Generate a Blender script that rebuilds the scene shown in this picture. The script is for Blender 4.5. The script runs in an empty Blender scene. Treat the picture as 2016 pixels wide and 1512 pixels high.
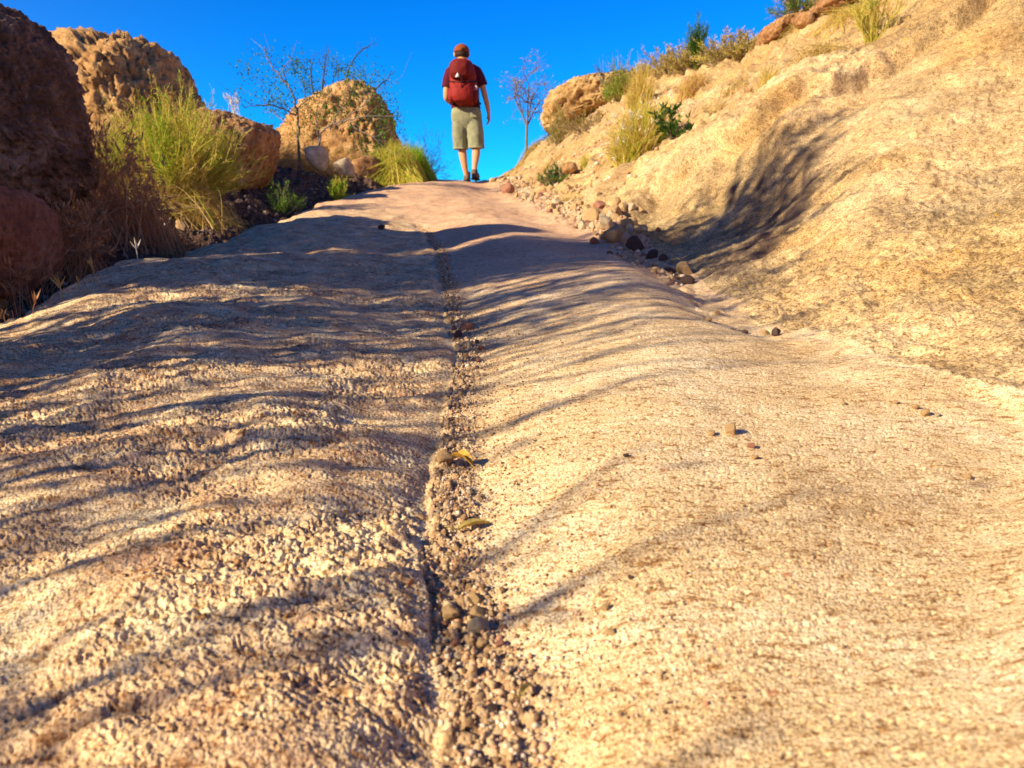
import bpy, bmesh, math, random
import numpy as np
from mathutils import Vector
R = math.radians
rng = np.random.default_rng(11)
random.seed(5)
S = bpy.context.scene
COL = S.collection

# ------------------------------------------------------------------ camera, sky, sun, exposure
F = 1512.0
PITCH = R(10.7)
CP, SP = math.cos(PITCH), math.sin(PITCH)
cam = bpy.data.cameras.new('camera')
cam.sensor_width = 36; cam.lens = 27.0
cam.clip_start = 0.02; cam.clip_end = 3000
cam.dof.use_dof = True; cam.dof.focus_distance = 1.0; cam.dof.aperture_fstop = 12.5
camo = bpy.data.objects.new('camera', cam); COL.objects.link(camo)
camo.rotation_euler = (R(90) - PITCH, 0, 0)
S.camera = camo

SUN_AZ, SUN_EL = R(60), R(27)          # sun stands behind-left; shadows run 60 deg right of straight ahead
to_sun = Vector((-math.sin(SUN_AZ) * math.cos(SUN_EL), -math.cos(SUN_AZ) * math.cos(SUN_EL), math.sin(SUN_EL)))
sl = bpy.data.lights.new('sun', 'SUN'); sl.energy = 5.0; sl.angle = R(0.55); sl.color = (1.0, 0.85, 0.60)
so = bpy.data.objects.new('sun', sl); COL.objects.link(so)
so.rotation_euler = to_sun.to_track_quat('Z', 'Y').to_euler()

W = bpy.data.worlds.new('World'); S.world = W; W.use_nodes = True
nt = W.node_tree; bg = nt.nodes['Background']
sky = nt.nodes.new('ShaderNodeTexSky'); sky.sky_type = 'NISHITA'; sky.sun_disc = False
sky.sun_elevation = SUN_EL
sky.sun_rotation = math.atan2(to_sun.x, to_sun.y)
sky.air_density = 1.0; sky.dust_density = 0.2; sky.ozone_density = 3.0; sky.altitude = 1200
hs = nt.nodes.new('ShaderNodeHueSaturation'); hs.inputs['Saturation'].default_value = 1.25
tint = nt.nodes.new('ShaderNodeMix'); tint.data_type = 'RGBA'; tint.blend_type = 'MULTIPLY'
tint.inputs[0].default_value = 1.0; 
tcs = nt.nodes.new('ShaderNodeTexCoord'); dt = nt.nodes.new('ShaderNodeVectorMath'); dt.operation = 'DOT_PRODUCT'
dt.inputs[1].default_value = tuple(to_sun); nt.links.new(tcs.outputs['Generated'], dt.inputs[0])
mr = nt.nodes.new('ShaderNodeMapRange'); mr.interpolation_type = 'SMOOTHSTEP'; mr.inputs[1].default_value = -0.15; mr.inputs[2].default_value = 0.9
nt.links.new(dt.outputs['Value'], mr.inputs[0])
aur = nt.nodes.new('ShaderNodeMix'); aur.data_type = 'RGBA'; aur.inputs[6].default_value = (0.06, 1.10, 1.75, 1); aur.inputs[7].default_value = (2.1, 0.80, 0.95, 1)
nt.links.new(mr.outputs[0], aur.inputs[0]); nt.links.new(aur.outputs[2], tint.inputs[7])
v1 = nt.nodes.new('ShaderNodeVectorMath'); v1.operation = 'SCALE'; v1.inputs[3].default_value = 0.1
gm = nt.nodes.new('ShaderNodeGamma'); gm.inputs[1].default_value = 1.2
v2 = nt.nodes.new('ShaderNodeVectorMath'); v2.operation = 'SCALE'; v2.inputs[3].default_value = 10.0
nt.links.new(sky.outputs[0], v1.inputs[0]); nt.links.new(v1.outputs[0], gm.inputs[0]); nt.links.new(gm.outputs[0], v2.inputs[0])
nt.links.new(v2.outputs[0], hs.inputs['Color']); nt.links.new(hs.outputs[0], tint.inputs[6])
nt.links.new(tint.outputs[2], bg.inputs[0]); bg.inputs[1].default_value = 0.085
S.view_settings.view_transform = 'Standard'; S.view_settings.look = 'None'
S.view_settings.exposure = 0.87; S.view_settings.gamma = 1.0
S.render.engine = 'CYCLES'
S.cycles.max_bounces = 5; S.cycles.diffuse_bounces = 3; S.cycles.transparent_max_bounces = 6
S.cycles.use_denoising = True

# ------------------------------------------------------------------ helpers
def P(px, py, Y):
    """photo pixel + forward distance -> point in the place"""
    u = (px - 1008) / F; v = (756 - py) / F
    dy = CP + v * SP; dz = v * CP - SP
    return np.array((u / dy * Y, Y, dz / dy * Y))
def PX(px, Y, py=500):
    return P(px, py, Y)[0]

def tag(o, label=None, cat=None, group=None, kind=None):
    if label: o['label'] = label
    if cat: o['category'] = cat
    if group: o['group'] = group
    if kind: o['kind'] = kind
    return o
def empty(name, loc, label, cat, group=None):
    o = bpy.data.objects.new(name, None); COL.objects.link(o); o.location = tuple(loc); o.empty_display_size = 0.05
    return tag(o, label, cat, group)
def mesh_from(name, V, faces, mat=None, parent=None, smooth=True, cols=None):
    me = bpy.data.meshes.new(name)
    V = np.asarray(V, dtype=np.float32).reshape(-1, 3)
    faces = np.asarray(faces, dtype=np.int32)
    k = faces.shape[1]; n = len(faces)
    me.vertices.add(len(V)); me.vertices.foreach_set('co', V.ravel())
    me.loops.add(n * k); me.loops.foreach_set('vertex_index', faces.ravel())
    me.polygons.add(n); me.polygons.foreach_set('loop_start', np.arange(0, n * k, k, dtype=np.int32))
    me.polygons.foreach_set('use_smooth', np.full(n, smooth))
    if cols is not None:
        a = me.color_attributes.new('mask', 'FLOAT_COLOR', 'POINT')
        c = np.ones((len(V), 4), np.float32); c[:, :cols.shape[1]] = cols
        a.data.foreach_set('color', c.ravel())
    me.update(calc_edges=True); me.validate()
    o = bpy.data.objects.new(name, me); COL.objects.link(o)
    if mat: me.materials.append(mat)
    if parent is not None: o.parent = parent
    return o
def local(V, root):
    return np.asarray(V) - np.array(root.location)

# gradient noise, vectorised
def _h(ix, iy, iz, seed):
    n = (ix.astype(np.uint32) * np.uint32(374761393) + iy.astype(np.uint32) * np.uint32(668265263)
         + iz.astype(np.uint32) * np.uint32(2147483647 & 1274126177) + np.uint32((seed * 974634777) & 0xffffffff))
    n = (n ^ (n >> np.uint32(13))) * np.uint32(1274126177)
    n = (n ^ (n >> np.uint32(15))) * np.uint32(2246822519)
    return n ^ (n >> np.uint32(16))
def _f(n): return n.astype(np.float32) / np.float32(4294967295.0)
def vnoise(x, y, z=None, seed=0):
    """smooth noise about -1..1 (2-D when z is None)"""
    x = np.asarray(x, np.float32); y = np.asarray(y, np.float32)
    xi = np.floor(x).astype(np.int64); yi = np.floor(y).astype(np.int64)
    xf = x - xi; yf = y - yi
    if z is None:
        zi = np.zeros_like(xi); zs = (0,)
        zf = None
    else:
        z = np.asarray(z, np.float32); zi = np.floor(z).astype(np.int64); zf = z - zi; zs = (0, 1)
    sx = xf * xf * xf * (xf * (xf * 6 - 15) + 10); sy = yf * yf * yf * (yf * (yf * 6 - 15) + 10)
    planes = []
    for dz in zs:
        row = []
        for dy in (0, 1):
            c = []
            for dx in (0, 1):
                n = _h(xi + dx, yi + dy, zi + dz, seed)
                a = _f(n) * np.float32(6.2831853)
                if zf is None:
                    g = np.cos(a) * (xf - dx) + np.sin(a) * (yf - dy)
                else:
                    w = _f(_h(xi + dx, yi + dy, zi + dz, seed + 77)) * 2 - 1
                    q = np.sqrt(np.maximum(0, 1 - w * w))
                    g = q * np.cos(a) * (xf - dx) + q * np.sin(a) * (yf - dy) + w * (zf - dz)
                c.append(g)
            row.append(c[0] + (c[1] - c[0]) * sx)
        planes.append(row[0] + (row[1] - row[0]) * sy)
    if zf is None: return planes[0] * 1.5
    sz = zf * zf * zf * (zf * (zf * 6 - 15) + 10)
    return (planes[0] + (planes[1] - planes[0]) * sz) * 1.5
def fbm(x, y, z=None, o=4, seed=0, g=0.5):
    s = 0; a = 1.0; k = 1.0
    for i in range(o):
        s = s + a * vnoise(x * k, y * k, None if z is None else z * k, seed + i * 13)
        a *= g; k *= 2.03
    return s
def worley(x, y, seed=0):
    """2-D cells: distance to nearest point, to second, and the cell's random number"""
    xi = np.floor(x).astype(np.int64); yi = np.floor(y).astype(np.int64)
    xf = (x - xi).astype(np.float32); yf = (y - yi).astype(np.float32)
    f1 = np.full(x.shape, 9, np.float32); f2 = f1.copy(); rid = np.zeros_like(f1)
    zz = np.zeros_like(xi)
    for dx in (-1, 0, 1):
        for dy in (-1, 0, 1):
            n = _h(xi + dx, yi + dy, zz, seed); m = _h(xi + dx, yi + dy, zz, seed + 5)
            d = np.hypot(dx + _f(n) - xf, dy + _f(m) - yf)
            closer = d < f1
            f2 = np.where(closer, f1, np.minimum(f2, d))
            rid = np.where(closer, _f(_h(xi + dx, yi + dy, zz, seed + 9)), rid)
            f1 = np.where(closer, d, f1)
    return f1, f2, rid
def sstep(a, b, x):
    t = np.clip((x - a) / (b - a), 0, 1); return t * t * (3 - 2 * t)

# ------------------------------------------------------------------ node materials
class NT:
    def __init__(s, name):
        s.m = bpy.data.materials.new(name); s.m.use_nodes = True
        s.t = s.m.node_tree; s.t.nodes.clear()
        s.out = s.n('ShaderNodeOutputMaterial')
    def n(s, t, **k):
        x = s.t.nodes.new(t)
        for a, b in k.items(): setattr(x, a, b)
        return x
    def l(s, a, b): s.t.links.new(a, b)
    def coord(s):
        if not hasattr(s, '_c'): s._c = s.n('ShaderNodeTexCoord').outputs['Object']
        return s._c
    def noise(s, scale, detail=3, rough=0.55, vec=None, stretch=None):
        x = s.n('ShaderNodeTexNoise'); x.inputs['Scale'].default_value = scale
        x.inputs['Detail'].default_value = detail; x.inputs['Roughness'].default_value = rough
        v = vec or s.coord()
        if stretch:
            mp = s.n('ShaderNodeMapping'); mp.inputs['Scale'].default_value = stretch[:3]
            if len(stretch) > 3: mp.inputs['Rotation'].default_value = stretch[3:6]
            s.l(v, mp.inputs[0]); v = mp.outputs[0]
        s.l(v, x.inputs['Vector']); return x.outputs['Fac']
    def ramp(s, fac, stops):
        x = s.n('ShaderNodeValToRGB'); cr = x.color_ramp
        while len(cr.elements) < len(stops): cr.elements.new(0.5)
        for e, (p, c) in zip(cr.elements, stops):
            e.position = p; e.color = (c, c, c, 1) if not hasattr(c, '__len__') else (*c, 1)
        s.l(fac, x.inputs[0]); return x.outputs[0]
    def mix(s, fac, a, b, mode='MIX'):
        x = s.n('ShaderNodeMix', data_type='RGBA', blend_type=mode)
        for i, v in ((0, fac), (6, a), (7, b)):
            if isinstance(v, (int, float)): x.inputs[i].default_value = v
            elif isinstance(v, tuple): x.inputs[i].default_value = (*v, 1)
            else: s.l(v, x.inputs[i])
        return x.outputs[2]
    def math(s, op, a, b=0.0):
        x = s.n('ShaderNodeMath', operation=op)
        for i, v in ((0, a), (1, b)):
            if isinstance(v, (int, float)): x.inputs[i].default_value = v
            else: s.l(v, x.inputs[i])
        return x.outputs[0]
    def bump(s, h, dist, strength=1.0, nrm=None):
        x = s.n('ShaderNodeBump'); x.inputs['Distance'].default_value = dist; x.inputs['Strength'].default_value = strength
        s.l(h, x.inputs['Height'])
        if nrm: s.l(nrm, x.inputs['Normal'])
        return x.outputs[0]
    def finish(s, col, rough=0.9, nrm=None, spec=0.2, transl=None):
        b = s.n('ShaderNodeBsdfPrincipled')
        if isinstance(col, tuple): b.inputs['Base Color'].default_value = (*col, 1)
        else: s.l(col, b.inputs['Base Color'])
        b.inputs['Roughness'].default_value = rough; b.inputs['Specular IOR Level'].default_value = spec
        if nrm: s.l(nrm, b.inputs['Normal'])
        if transl:
            t = s.n('ShaderNodeBsdfTranslucent')
            if isinstance(col, tuple): t.inputs[0].default_value = (*col, 1)
            else: s.l(col, t.inputs[0])
            mx = s.n('ShaderNodeMixShader'); mx.inputs[0].default_value = transl
            s.l(b.outputs[0], mx.inputs[1]); s.l(t.outputs[0], mx.inputs[2]); s.l(mx.outputs[0], s.out.inputs[0])
        else: s.l(b.outputs[0], s.out.inputs[0])
        return s.m

def mat_slab():
    """pale grainy sandstone; mask.r = rough pitted left slab, mask.g = gravel bed, mask.b = far pink smooth rock"""
    s = NT('pale sandstone')
    at = s.n('ShaderNodeVertexColor', layer_name='mask'); sep = s.n('ShaderNodeSeparateColor'); s.l(at.outputs[0], sep.inputs[0])
    big = s.ramp(s.noise(7, 4, 0.6), [(0.3, (0.62, 0.45, 0.24)), (0.5, (0.76, 0.59, 0.35)), (0.7, (0.86, 0.73, 0.49))])
    pink = s.ramp(s.noise(4, 4, 0.6), [(0.3, (0.66, 0.42, 0.26)), (0.7, (0.78, 0.54, 0.35))])
    c = s.mix(sep.outputs[2], big, pink)
    leftc = s.ramp(s.noise(16, 4, 0.65), [(0.3, (0.46, 0.28, 0.17)), (0.5, (0.70, 0.51, 0.30)), (0.72, (0.87, 0.73, 0.46))])
    c = s.mix(sep.outputs[0], c, leftc)
    gr = s.ramp(s.noise(520, 2, 0.7), [(0.38, (0.26, 0.13, 0.05)), (0.46, (0.90, 0.84, 0.74)), (0.58, (1.15, 1.15, 1.15))])
    gr2 = s.ramp(s.noise(130, 3, 0.7, stretch=(0.5, 1.3, 1, 0, 0, 0.5)), [(0.35, (0.42, 0.25, 0.12)), (0.44, (0.92, 0.86, 0.76)), (0.62, (1.12, 1.12, 1.12))])
    c = s.mix(0.8, c, gr, 'MULTIPLY'); c = s.mix(0.85, c, gr2, 'MULTIPLY')
    red = s.ramp(s.noise(75, 2, 0.5), [(0.70, 0.0), (0.75, 0.7)])
    c = s.mix(red, c, (0.42, 0.13, 0.05))
    grav = s.ramp(s.noise(110, 2, 0.6), [(0.3, (0.20, 0.11, 0.055)), (0.5, (0.44, 0.28, 0.14)), (0.7, (0.70, 0.52, 0.31))])
    c = s.mix(sep.outputs[1], c, grav)
    n = s.bump(s.noise(300, 4, 0.7), 0.0016, 0.9)
    return s.finish(c, 0.92, n, 0.15)
def mat_hill():
    """golden weathered sandstone; mask.r = dark water stains plus painted hollow shade, mask.g = soil and rubble, mask.b = pale bare rock"""
    s = NT('golden sandstone')
    at = s.n('ShaderNodeVertexColor', layer_name='mask'); sep = s.n('ShaderNodeSeparateColor'); s.l(at.outputs[0], sep.inputs[0])
    base = s.ramp(s.noise(5, 5, 0.65), [(0.28, (0.33, 0.21, 0.09)), (0.5, (0.52, 0.365, 0.165)), (0.72, (0.68, 0.52, 0.28))])
    och = s.ramp(s.noise(2.2, 3, 0.5), [(0.5, 0.0), (0.62, 0.35)])
    c = s.mix(och, base, (0.58, 0.30, 0.07))
    c = s.mix(sep.outputs[2], c, s.ramp(s.noise(7, 4, 0.6), [(0.3, (0.52, 0.36, 0.18)), (0.5, (0.66, 0.48, 0.26)), (0.7, (0.78, 0.61, 0.36))]))
    lich = s.ramp(s.noise(3.0, 6, 0.72, stretch=(0.7, 1.0, 1.6, 0, 0.5, 0.6)), [(0.47, 0.0), (0.58, 0.72)])
    lich = s.math('MULTIPLY', lich, s.ramp(s.noise(160, 3, 0.7), [(0.35, 1.0), (0.60, 0.35)]))
    c = s.mix(lich, c, (0.21, 0.165, 0.10))
    gr = s.ramp(s.noise(260, 3, 0.7), [(0.38, (0.24, 0.15, 0.07)), (0.48, (0.88, 0.84, 0.76)), (0.62, (1.25, 1.25, 1.25))])
    gr2 = s.ramp(s.noise(60, 4, 0.7), [(0.34, (0.42, 0.34, 0.25)), (0.48, (0.95, 0.93, 0.9)), (0.65, (1.15, 1.15, 1.15))])
    c = s.mix(0.85, c, gr, 'MULTIPLY'); c = s.mix(0.8, c, gr2, 'MULTIPLY')
    yl = s.ramp(s.noise(26, 2, 0.5), [(0.735, 0.0), (0.76, 0.8)]); c = s.mix(yl, c, (0.62, 0.36, 0.02))
    soil = s.ramp(s.noise(38, 4, 0.7), [(0.3, (0.17, 0.095, 0.04)), (0.5, (0.42, 0.26, 0.11)), (0.68, (0.62, 0.43, 0.22))])
    c = s.mix(sep.outputs[1], c, soil)
    c = s.mix(sep.outputs[0], c, (0.065, 0.042, 0.04))  # dark tone for water stains and the shade painted into the hollow
    n = s.bump(s.noise(210, 4, 0.7), 0.0022, 0.9)
    n = s.bump(s.noise(34, 4, 0.65), 0.010, 0.55, n)
    return s.finish(c, 0.92, n, 0.15)
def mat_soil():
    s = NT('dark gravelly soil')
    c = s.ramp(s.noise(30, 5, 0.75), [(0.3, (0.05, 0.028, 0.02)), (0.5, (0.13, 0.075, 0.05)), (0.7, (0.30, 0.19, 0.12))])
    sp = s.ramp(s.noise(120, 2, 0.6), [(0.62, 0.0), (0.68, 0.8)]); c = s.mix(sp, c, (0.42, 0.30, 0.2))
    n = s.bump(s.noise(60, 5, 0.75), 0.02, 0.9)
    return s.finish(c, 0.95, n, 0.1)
def mat_rock(name, dark, mid, light, sc=1.0, bump=0.03, speck=(0.2, 0.1, 0.06)):
    s = NT(name)
    g = s.noise(5 * sc, 6, 0.7)
    c = s.ramp(g, [(0.30, dark), (0.5, mid), (0.68, light)])
    c = s.mix(0.75, c, s.ramp(s.noise(38 * sc, 4, 0.7), [(0.34, 0.42), (0.5, 0.98), (0.65, 1.15)]), 'MULTIPLY')
    pl = s.ramp(s.noise(22 * sc, 3, 0.6), [(0.62, 0.0), (0.70, 0.5)])
    c = s.mix(pl, c, light)
    n = s.bump(s.noise(30 * sc, 6, 0.75), bump, 0.7)
    return s.finish(c, 0.92, n, 0.15)
def mat_plain(name, col, rough=0.8, var=0.25, sc=60, spec=0.2, bump=0.0):
    s = NT(name)
    d = tuple(v * (1 - var) for v in col); l = tuple(min(1, v * (1 + var)) for v in col)
    c = s.ramp(s.noise(sc, 3, 0.6), [(0.3, d), (0.7, l)])
    n = s.bump(s.noise(sc * 2, 3, 0.6), bump, 0.6) if bump else None
    return s.finish(c, rough, n, spec)
def mat_leaf(name, stops, transl=0.3, sc=3.0):
    """plant fibre: colour varies from blade to blade and along slow patches"""
    s = NT(name)
    g = s.n('ShaderNodeNewGeometry')
    ri = g.outputs['Random Per Island']
    f = s.math('ADD', s.math('MULTIPLY', ri, 0.75), s.math('MULTIPLY', s.noise(sc, 2), 0.35))
    k = len(stops)
    c = s.ramp(f, [(0.12 + 0.8 * i / (k - 1), st) for i, st in enumerate(stops)])
    return s.finish(c, 0.75, None, 0.15, transl)

M = {}
M['slab'] = mat_slab(); M['hill'] = mat_hill(); M['soil'] = mat_soil()
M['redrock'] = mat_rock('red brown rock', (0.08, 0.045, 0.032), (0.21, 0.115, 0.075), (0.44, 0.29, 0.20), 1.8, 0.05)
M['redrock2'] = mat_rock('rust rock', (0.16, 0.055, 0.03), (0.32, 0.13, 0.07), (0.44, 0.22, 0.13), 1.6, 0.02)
M['tanrock'] = mat_rock('tan craggy rock', (0.20, 0.085, 0.03), (0.60, 0.33, 0.125), (0.78, 0.50, 0.23), 1.5, 0.05)
M['ocherock'] = mat_rock('ochre rock', (0.22, 0.12, 0.045), (0.50, 0.31, 0.12), (0.68, 0.47, 0.22), 1.0, 0.03)
M['rusttan'] = mat_rock('rust and tan rock', (0.20, 0.08, 0.03), (0.42, 0.22, 0.09), (0.60, 0.40, 0.21), 1.2, 0.03)
M['palerock'] = mat_rock('pale rock', (0.33, 0.23, 0.14), (0.56, 0.43, 0.27), (0.74, 0.62, 0.43), 3.0, 0.006)
M['tanstone'] = mat_rock('tan stone', (0.26, 0.14, 0.06), (0.52, 0.33, 0.15), (0.70, 0.50, 0.28), 6.0, 0.004)
M['darkstone'] = mat_rock('dark stone', (0.04, 0.025, 0.022), (0.10, 0.06, 0.05), (0.20, 0.13, 0.10), 6.0, 0.004)
M['redstone'] = mat_rock('reddish stone', (0.16, 0.06, 0.04), (0.34, 0.15, 0.09), (0.50, 0.28, 0.19), 8.0, 0.003)
M['straw'] = mat_leaf('dry straw', [(0.50, 0.26, 0.06), (0.62, 0.40, 0.12), (0.72, 0.54, 0.26)], 0.3)
M['rustgrass'] = mat_leaf('rusty dry grass', [(0.34, 0.14, 0.06), (0.52, 0.25, 0.11), (0.66, 0.38, 0.18)], 0.3)
M['ygreen'] = mat_leaf('yellow green stems', [(0.22, 0.36, 0.02), (0.42, 0.52, 0.035), (0.55, 0.50, 0.07), (0.62, 0.42, 0.08)], 0.35)
M['goldgreen'] = mat_leaf('golden green blades', [(0.34, 0.36, 0.03), (0.58, 0.50, 0.07), (0.74, 0.58, 0.16)], 0.35)
M['green'] = mat_leaf('green leaves', [(0.03, 0.085, 0.012), (0.07, 0.17, 0.02), (0.15, 0.27, 0.035)], 0.3)
M['brightgreen'] = mat_leaf('bright green stems', [(0.11, 0.30, 0.01), (0.22, 0.46, 0.015), (0.34, 0.44, 0.04)], 0.35)
M['darkgreen'] = mat_leaf('dark green leaves', [(0.02, 0.05, 0.012), (0.045, 0.10, 0.022), (0.08, 0.15, 0.03)], 0.25)
M['olive'] = mat_leaf('olive brown twigs', [(0.17, 0.14, 0.03), (0.34, 0.28, 0.06), (0.52, 0.42, 0.12)], 0.3)
M['greybrown'] = mat_leaf('grey brown twigs', [(0.16, 0.11, 0.05), (0.32, 0.23, 0.11), (0.46, 0.36, 0.18)], 0.1)
M['twig'] = mat_plain('grey twig bark', (0.20, 0.15, 0.13), 0.85, 0.4, 90)
M['paletwig'] = mat_plain('pale dead wood', (0.17, 0.145, 0.13), 0.85, 0.35, 60)
M['flower'] = mat_leaf('pale pink flowers', [(0.55, 0.34, 0.36), (0.72, 0.52, 0.50), (0.85, 0.75, 0.66)], 0.3)
M['white'] = mat_leaf('white plumes', [(0.70, 0.62, 0.50), (0.85, 0.80, 0.70)], 0.3)
M['ocot'] = mat_leaf('grey green ocotillo leaf', [(0.05, 0.08, 0.06), (0.12, 0.13, 0.12)], 0.2)

# ------------------------------------------------------------------ the shape of the ground
HC, SL = 0.27, 0.102
def rowY(py):
    return HC / (SL - P(1008, py, 1.0)[2])
ctrl = []
def C(px, py, Y): 
    p = P(px, py, Y); ctrl.append((p[0] / p[1], math.log(p[1]), p[2] / p[1]))
def CW(px, Y, z):
    x = PX(px, Y); ctrl.append((x / Y, math.log(Y), z / Y))
def pl(Y): return -HC + SL * Y
# the slab: rows of the central band
for Y in (0.2, 0.33, 0.5, 0.75, 1.1, 1.6):
    CW(870, Y, pl(Y) - 0.004)
    CW(500, Y, pl(Y) + 0.028 * min(1, Y / .9) ** 1.3)
    CW(100, Y, pl(Y) + 0.022 * min(1, Y / .7))
    CW(-500, Y, pl(Y) - 0.0)
for px, Y, dz in ((1250, .33, .012), (1250, .5, .016), (1250, .75, .022), (1150, 1.1, .014), (1100, 1.6, .022), (1040, 2.2, .030), (980, 3.0, .032),
                  (1600, .33, .02), (1600, .5, .02), (1500, .7, .018), (1350, 1.05, .022), (1250, 1.6, .032),
                  (2016, .33, .03), (2016, .5, .015), (2400, .33, .06), (2400, .5, .08), (2400, .75, .1),
                  (870, 2.2, -.0), (600, 2.2, .03), (420, 2.0, .03), (150, 1.6, .035),
                  (700, 3.0, .03), (830, 3.0, .0), (600, 3.2, .035), (150, 2.2, .04), (-100, 3, .03),
                  (800, 4.2, .02), (700, 4.5, .03), (950, 4.2, .03), (880, 5.2, .02), (760, 6.3, .03), (900, 6.8, .03), (500, 6, .0), (200, 5, .0),
                  (830, 8.2, .02), (910, 8.4, .02), (700, 9.5, .0)):
    CW(px, Y, pl(Y) + dz)
# crest behind which the walker stands, then falling away
for px in (700, 860, 925, 960):
    CW(px, 10.6, P(px, 357, 10.6)[2]); CW(px, 11.6, P(px, 357, 10.6)[2] - 0.04); CW(px, 13, P(px, 357, 10.6)[2] - 0.4)
# drainage channel between the slab and the bank
CH = [(2016, 900, .665), (1850, 820, .765), (1700, 737, .91), (1540, 662, 1.15), (1420, 612, 1.37), (1345, 556, 1.69), (1255, 500, 2.2),
      (1210, 476, 2.6), (1130, 440, 3.4), (1050, 402, 4.8), (1000, 377, 7.0), (965, 360, 10.2)]
for c in CH: C(*c)
# the right bank
for c in ((2016, 760, .83), (2016, 600, 1.08), (2016, 450, 1.5), (2016, 300, 2.0), (2016, 150, 2.5), (2016, 0, 2.9), (2016, -150, 3.6), (2016, -220, 6), (2016, -150, 12),
          (2400, 450, 1.0), (2400, 200, 1.6), (2400, 0, 2.2), (2400, -200, 3.0), (2400, -300, 6),
          (1700, 620, 1.22), (1700, 480, 1.6), (1700, 350, 2.05), (1700, 230, 2.6), (1700, 120, 3.4), (1700, 40, 4.3), (1700, -50, 5.2), (1700, -10, 7.5), (1700, 150, 12),
          (1540, 560, 1.6), (1480, 470, 2.12), (1520, 400, 2.48), (1530, 330, 2.64), (1535, 268, 2.68), (1535, 238, 2.82), (1500, 190, 3.6), (1500, 130, 4.6), (1490, 84, 5.8), (1490, 110, 7.4), (1490, 260, 12),
          (1600, 10, 5.6), (1600, 40, 7.0),
          (1380, 500, 2.18), (1400, 440, 2.62), (1400, 380, 2.88), (1400, 322, 2.97), (1400, 298, 3.1), (1400, 262, 3.5), (1400, 200, 4.5), (1400, 110, 6.2), (1400, 140, 8), (1400, 280, 12),
          (1270, 450, 2.8), (1290, 400, 3.25), (1280, 352, 3.4), (1290, 335, 3.52), (1290, 310, 3.9), (1300, 270, 4.3), (1300, 210, 5.4), (1300, 135, 6.9), (1300, 170, 9), (1300, 290, 12),
          (1150, 405, 3.9), (1150, 360, 4.6), (1150, 330, 5.2), (1150, 290, 6.2), (1150, 245, 7.6), (1210, 195, 7.6), (1150, 245, 9.0), (1150, 290, 12),
          (1080, 375, 5.6), (1070, 335, 7.2), (1075, 275, 9.2), (1075, 300, 12),
          (1010, 350, 9.2), (1020, 325, 10.8), (1020, 335, 12.5)):
    C(*c)
ctrl = np.array(ctrl)
KU = 3.0
_a = np.stack([ctrl[:, 0] * KU, ctrl[:, 1]], 1)
def _phi(r2): return 0.5 * r2 * np.log(r2 + 1e-9)
_n = len(_a)
_K = _phi(((_a[:, None] - _a[None]) ** 2).sum(-1)) + np.eye(_n) * 0.0008
_Pm = np.concatenate([np.ones((_n, 1)), _a], 1)
_sol = np.linalg.solve(np.block([[_K, _Pm], [_Pm.T, np.zeros((3, 3))]]), np.concatenate([ctrl[:, 2], np.zeros(3)]))
def tps(u, w):
    sh = u.shape; q = np.stack([u.ravel() * KU, w.ravel()], 1)
    out = _sol[_n] + _sol[_n + 1] * q[:, 0] + _sol[_n + 2] * q[:, 1]
    for i in range(_n):
        out += _sol[i] * _phi((q[:, 0] - _a[i, 0]) ** 2 + (q[:, 1] - _a[i, 1]) ** 2)
    return out.reshape(sh)
_tu = np.linspace(-1.02, 1.17, 440); _tw = np.linspace(math.log(0.21), math.log(13.2), 420)
_T = tps(*np.meshgrid(_tu, _tw, indexing='ij'))
def tps_fast(u, w):
    fu = (u - _tu[0]) / (_tu[1] - _tu[0]); fw = (w - _tw[0]) / (_tw[1] - _tw[0])
    iu = np.clip(np.floor(fu).astype(int), 1, len(_tu) - 3); iw = np.clip(np.floor(fw).astype(int), 1, len(_tw) - 3)
    a = fu - iu; b = fw - iw
    def cr(t): return ((-t + 2 * t * t - t ** 3) / 2, (2 - 5 * t * t + 3 * t ** 3) / 2, (t + 4 * t * t - 3 * t ** 3) / 2, (-t * t + t ** 3) / 2)
    A = cr(a); B = cr(b); o = 0
    for i in range(4):
        for j in range(4):
            o = o + A[i] * B[j] * _T[iu + i - 1, iw + j - 1]
    return o
def line_from(pts):
    w = np.array([P(*p) for p in pts]); w = w[np.argsort(w[:, 1])]
    return w[:, 1], w[:, 0]
EY, EX = line_from([(0, 612, 1.25), (120, 562, 1.5), (230, 520, 1.85), (335, 513, 1.97), (440, 470, 2.5), (560, 428, 3.2), (640, 402, 4.5), (730, 376, 6.3), (800, 366, 8), (850, 358, 10.4)])
EX = np.concatenate([[-0.9, -0.88], EX, [-1.0]]); EY = np.concatenate([[-3.0, 0.6], EY, [14]])
CY, CX = line_from(CH); CY = np.concatenate([[0.0], CY, [14]]); CX = np.concatenate([[.5], CX, [CX[-1] - .3]])
KY, KX = line_from([(895, 1512, rowY(1512)), (850, 1250, rowY(1250)), (838, 1050, rowY(1050)), (852, 940, rowY(940)), (872, 800, rowY(800)), (905, 700, rowY(700)), (882, 610, rowY(610)),
                    (868, 540, rowY(540)), (860, 490, 2.3), (835, 462, 2.9), (800, 452, 3.3), (790, 445, 3.8)])
KY = np.concatenate([[-1.0], KY, [14]]); KX = np.concatenate([[KX[0] + .01], KX, [KX[-1]]])
def curves(x, y):
    xe = np.interp(y, EY, EX) + 0.05 * vnoise(y * 3.0, y * 0 + 3.3, seed=4) + 0.018 * vnoise(y * 14.0, y * 0 + 1.3, seed=5)
    xc = np.interp(y, CY, CX) + 0.03 * vnoise(y * 4.0, y * 0 + 7.7, seed=6)
    xk = np.interp(y, KY, KX) + 0.008 * vnoise(y * 13.0, y * 0 + .4, seed=7)
    return xe, xc, xk
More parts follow.
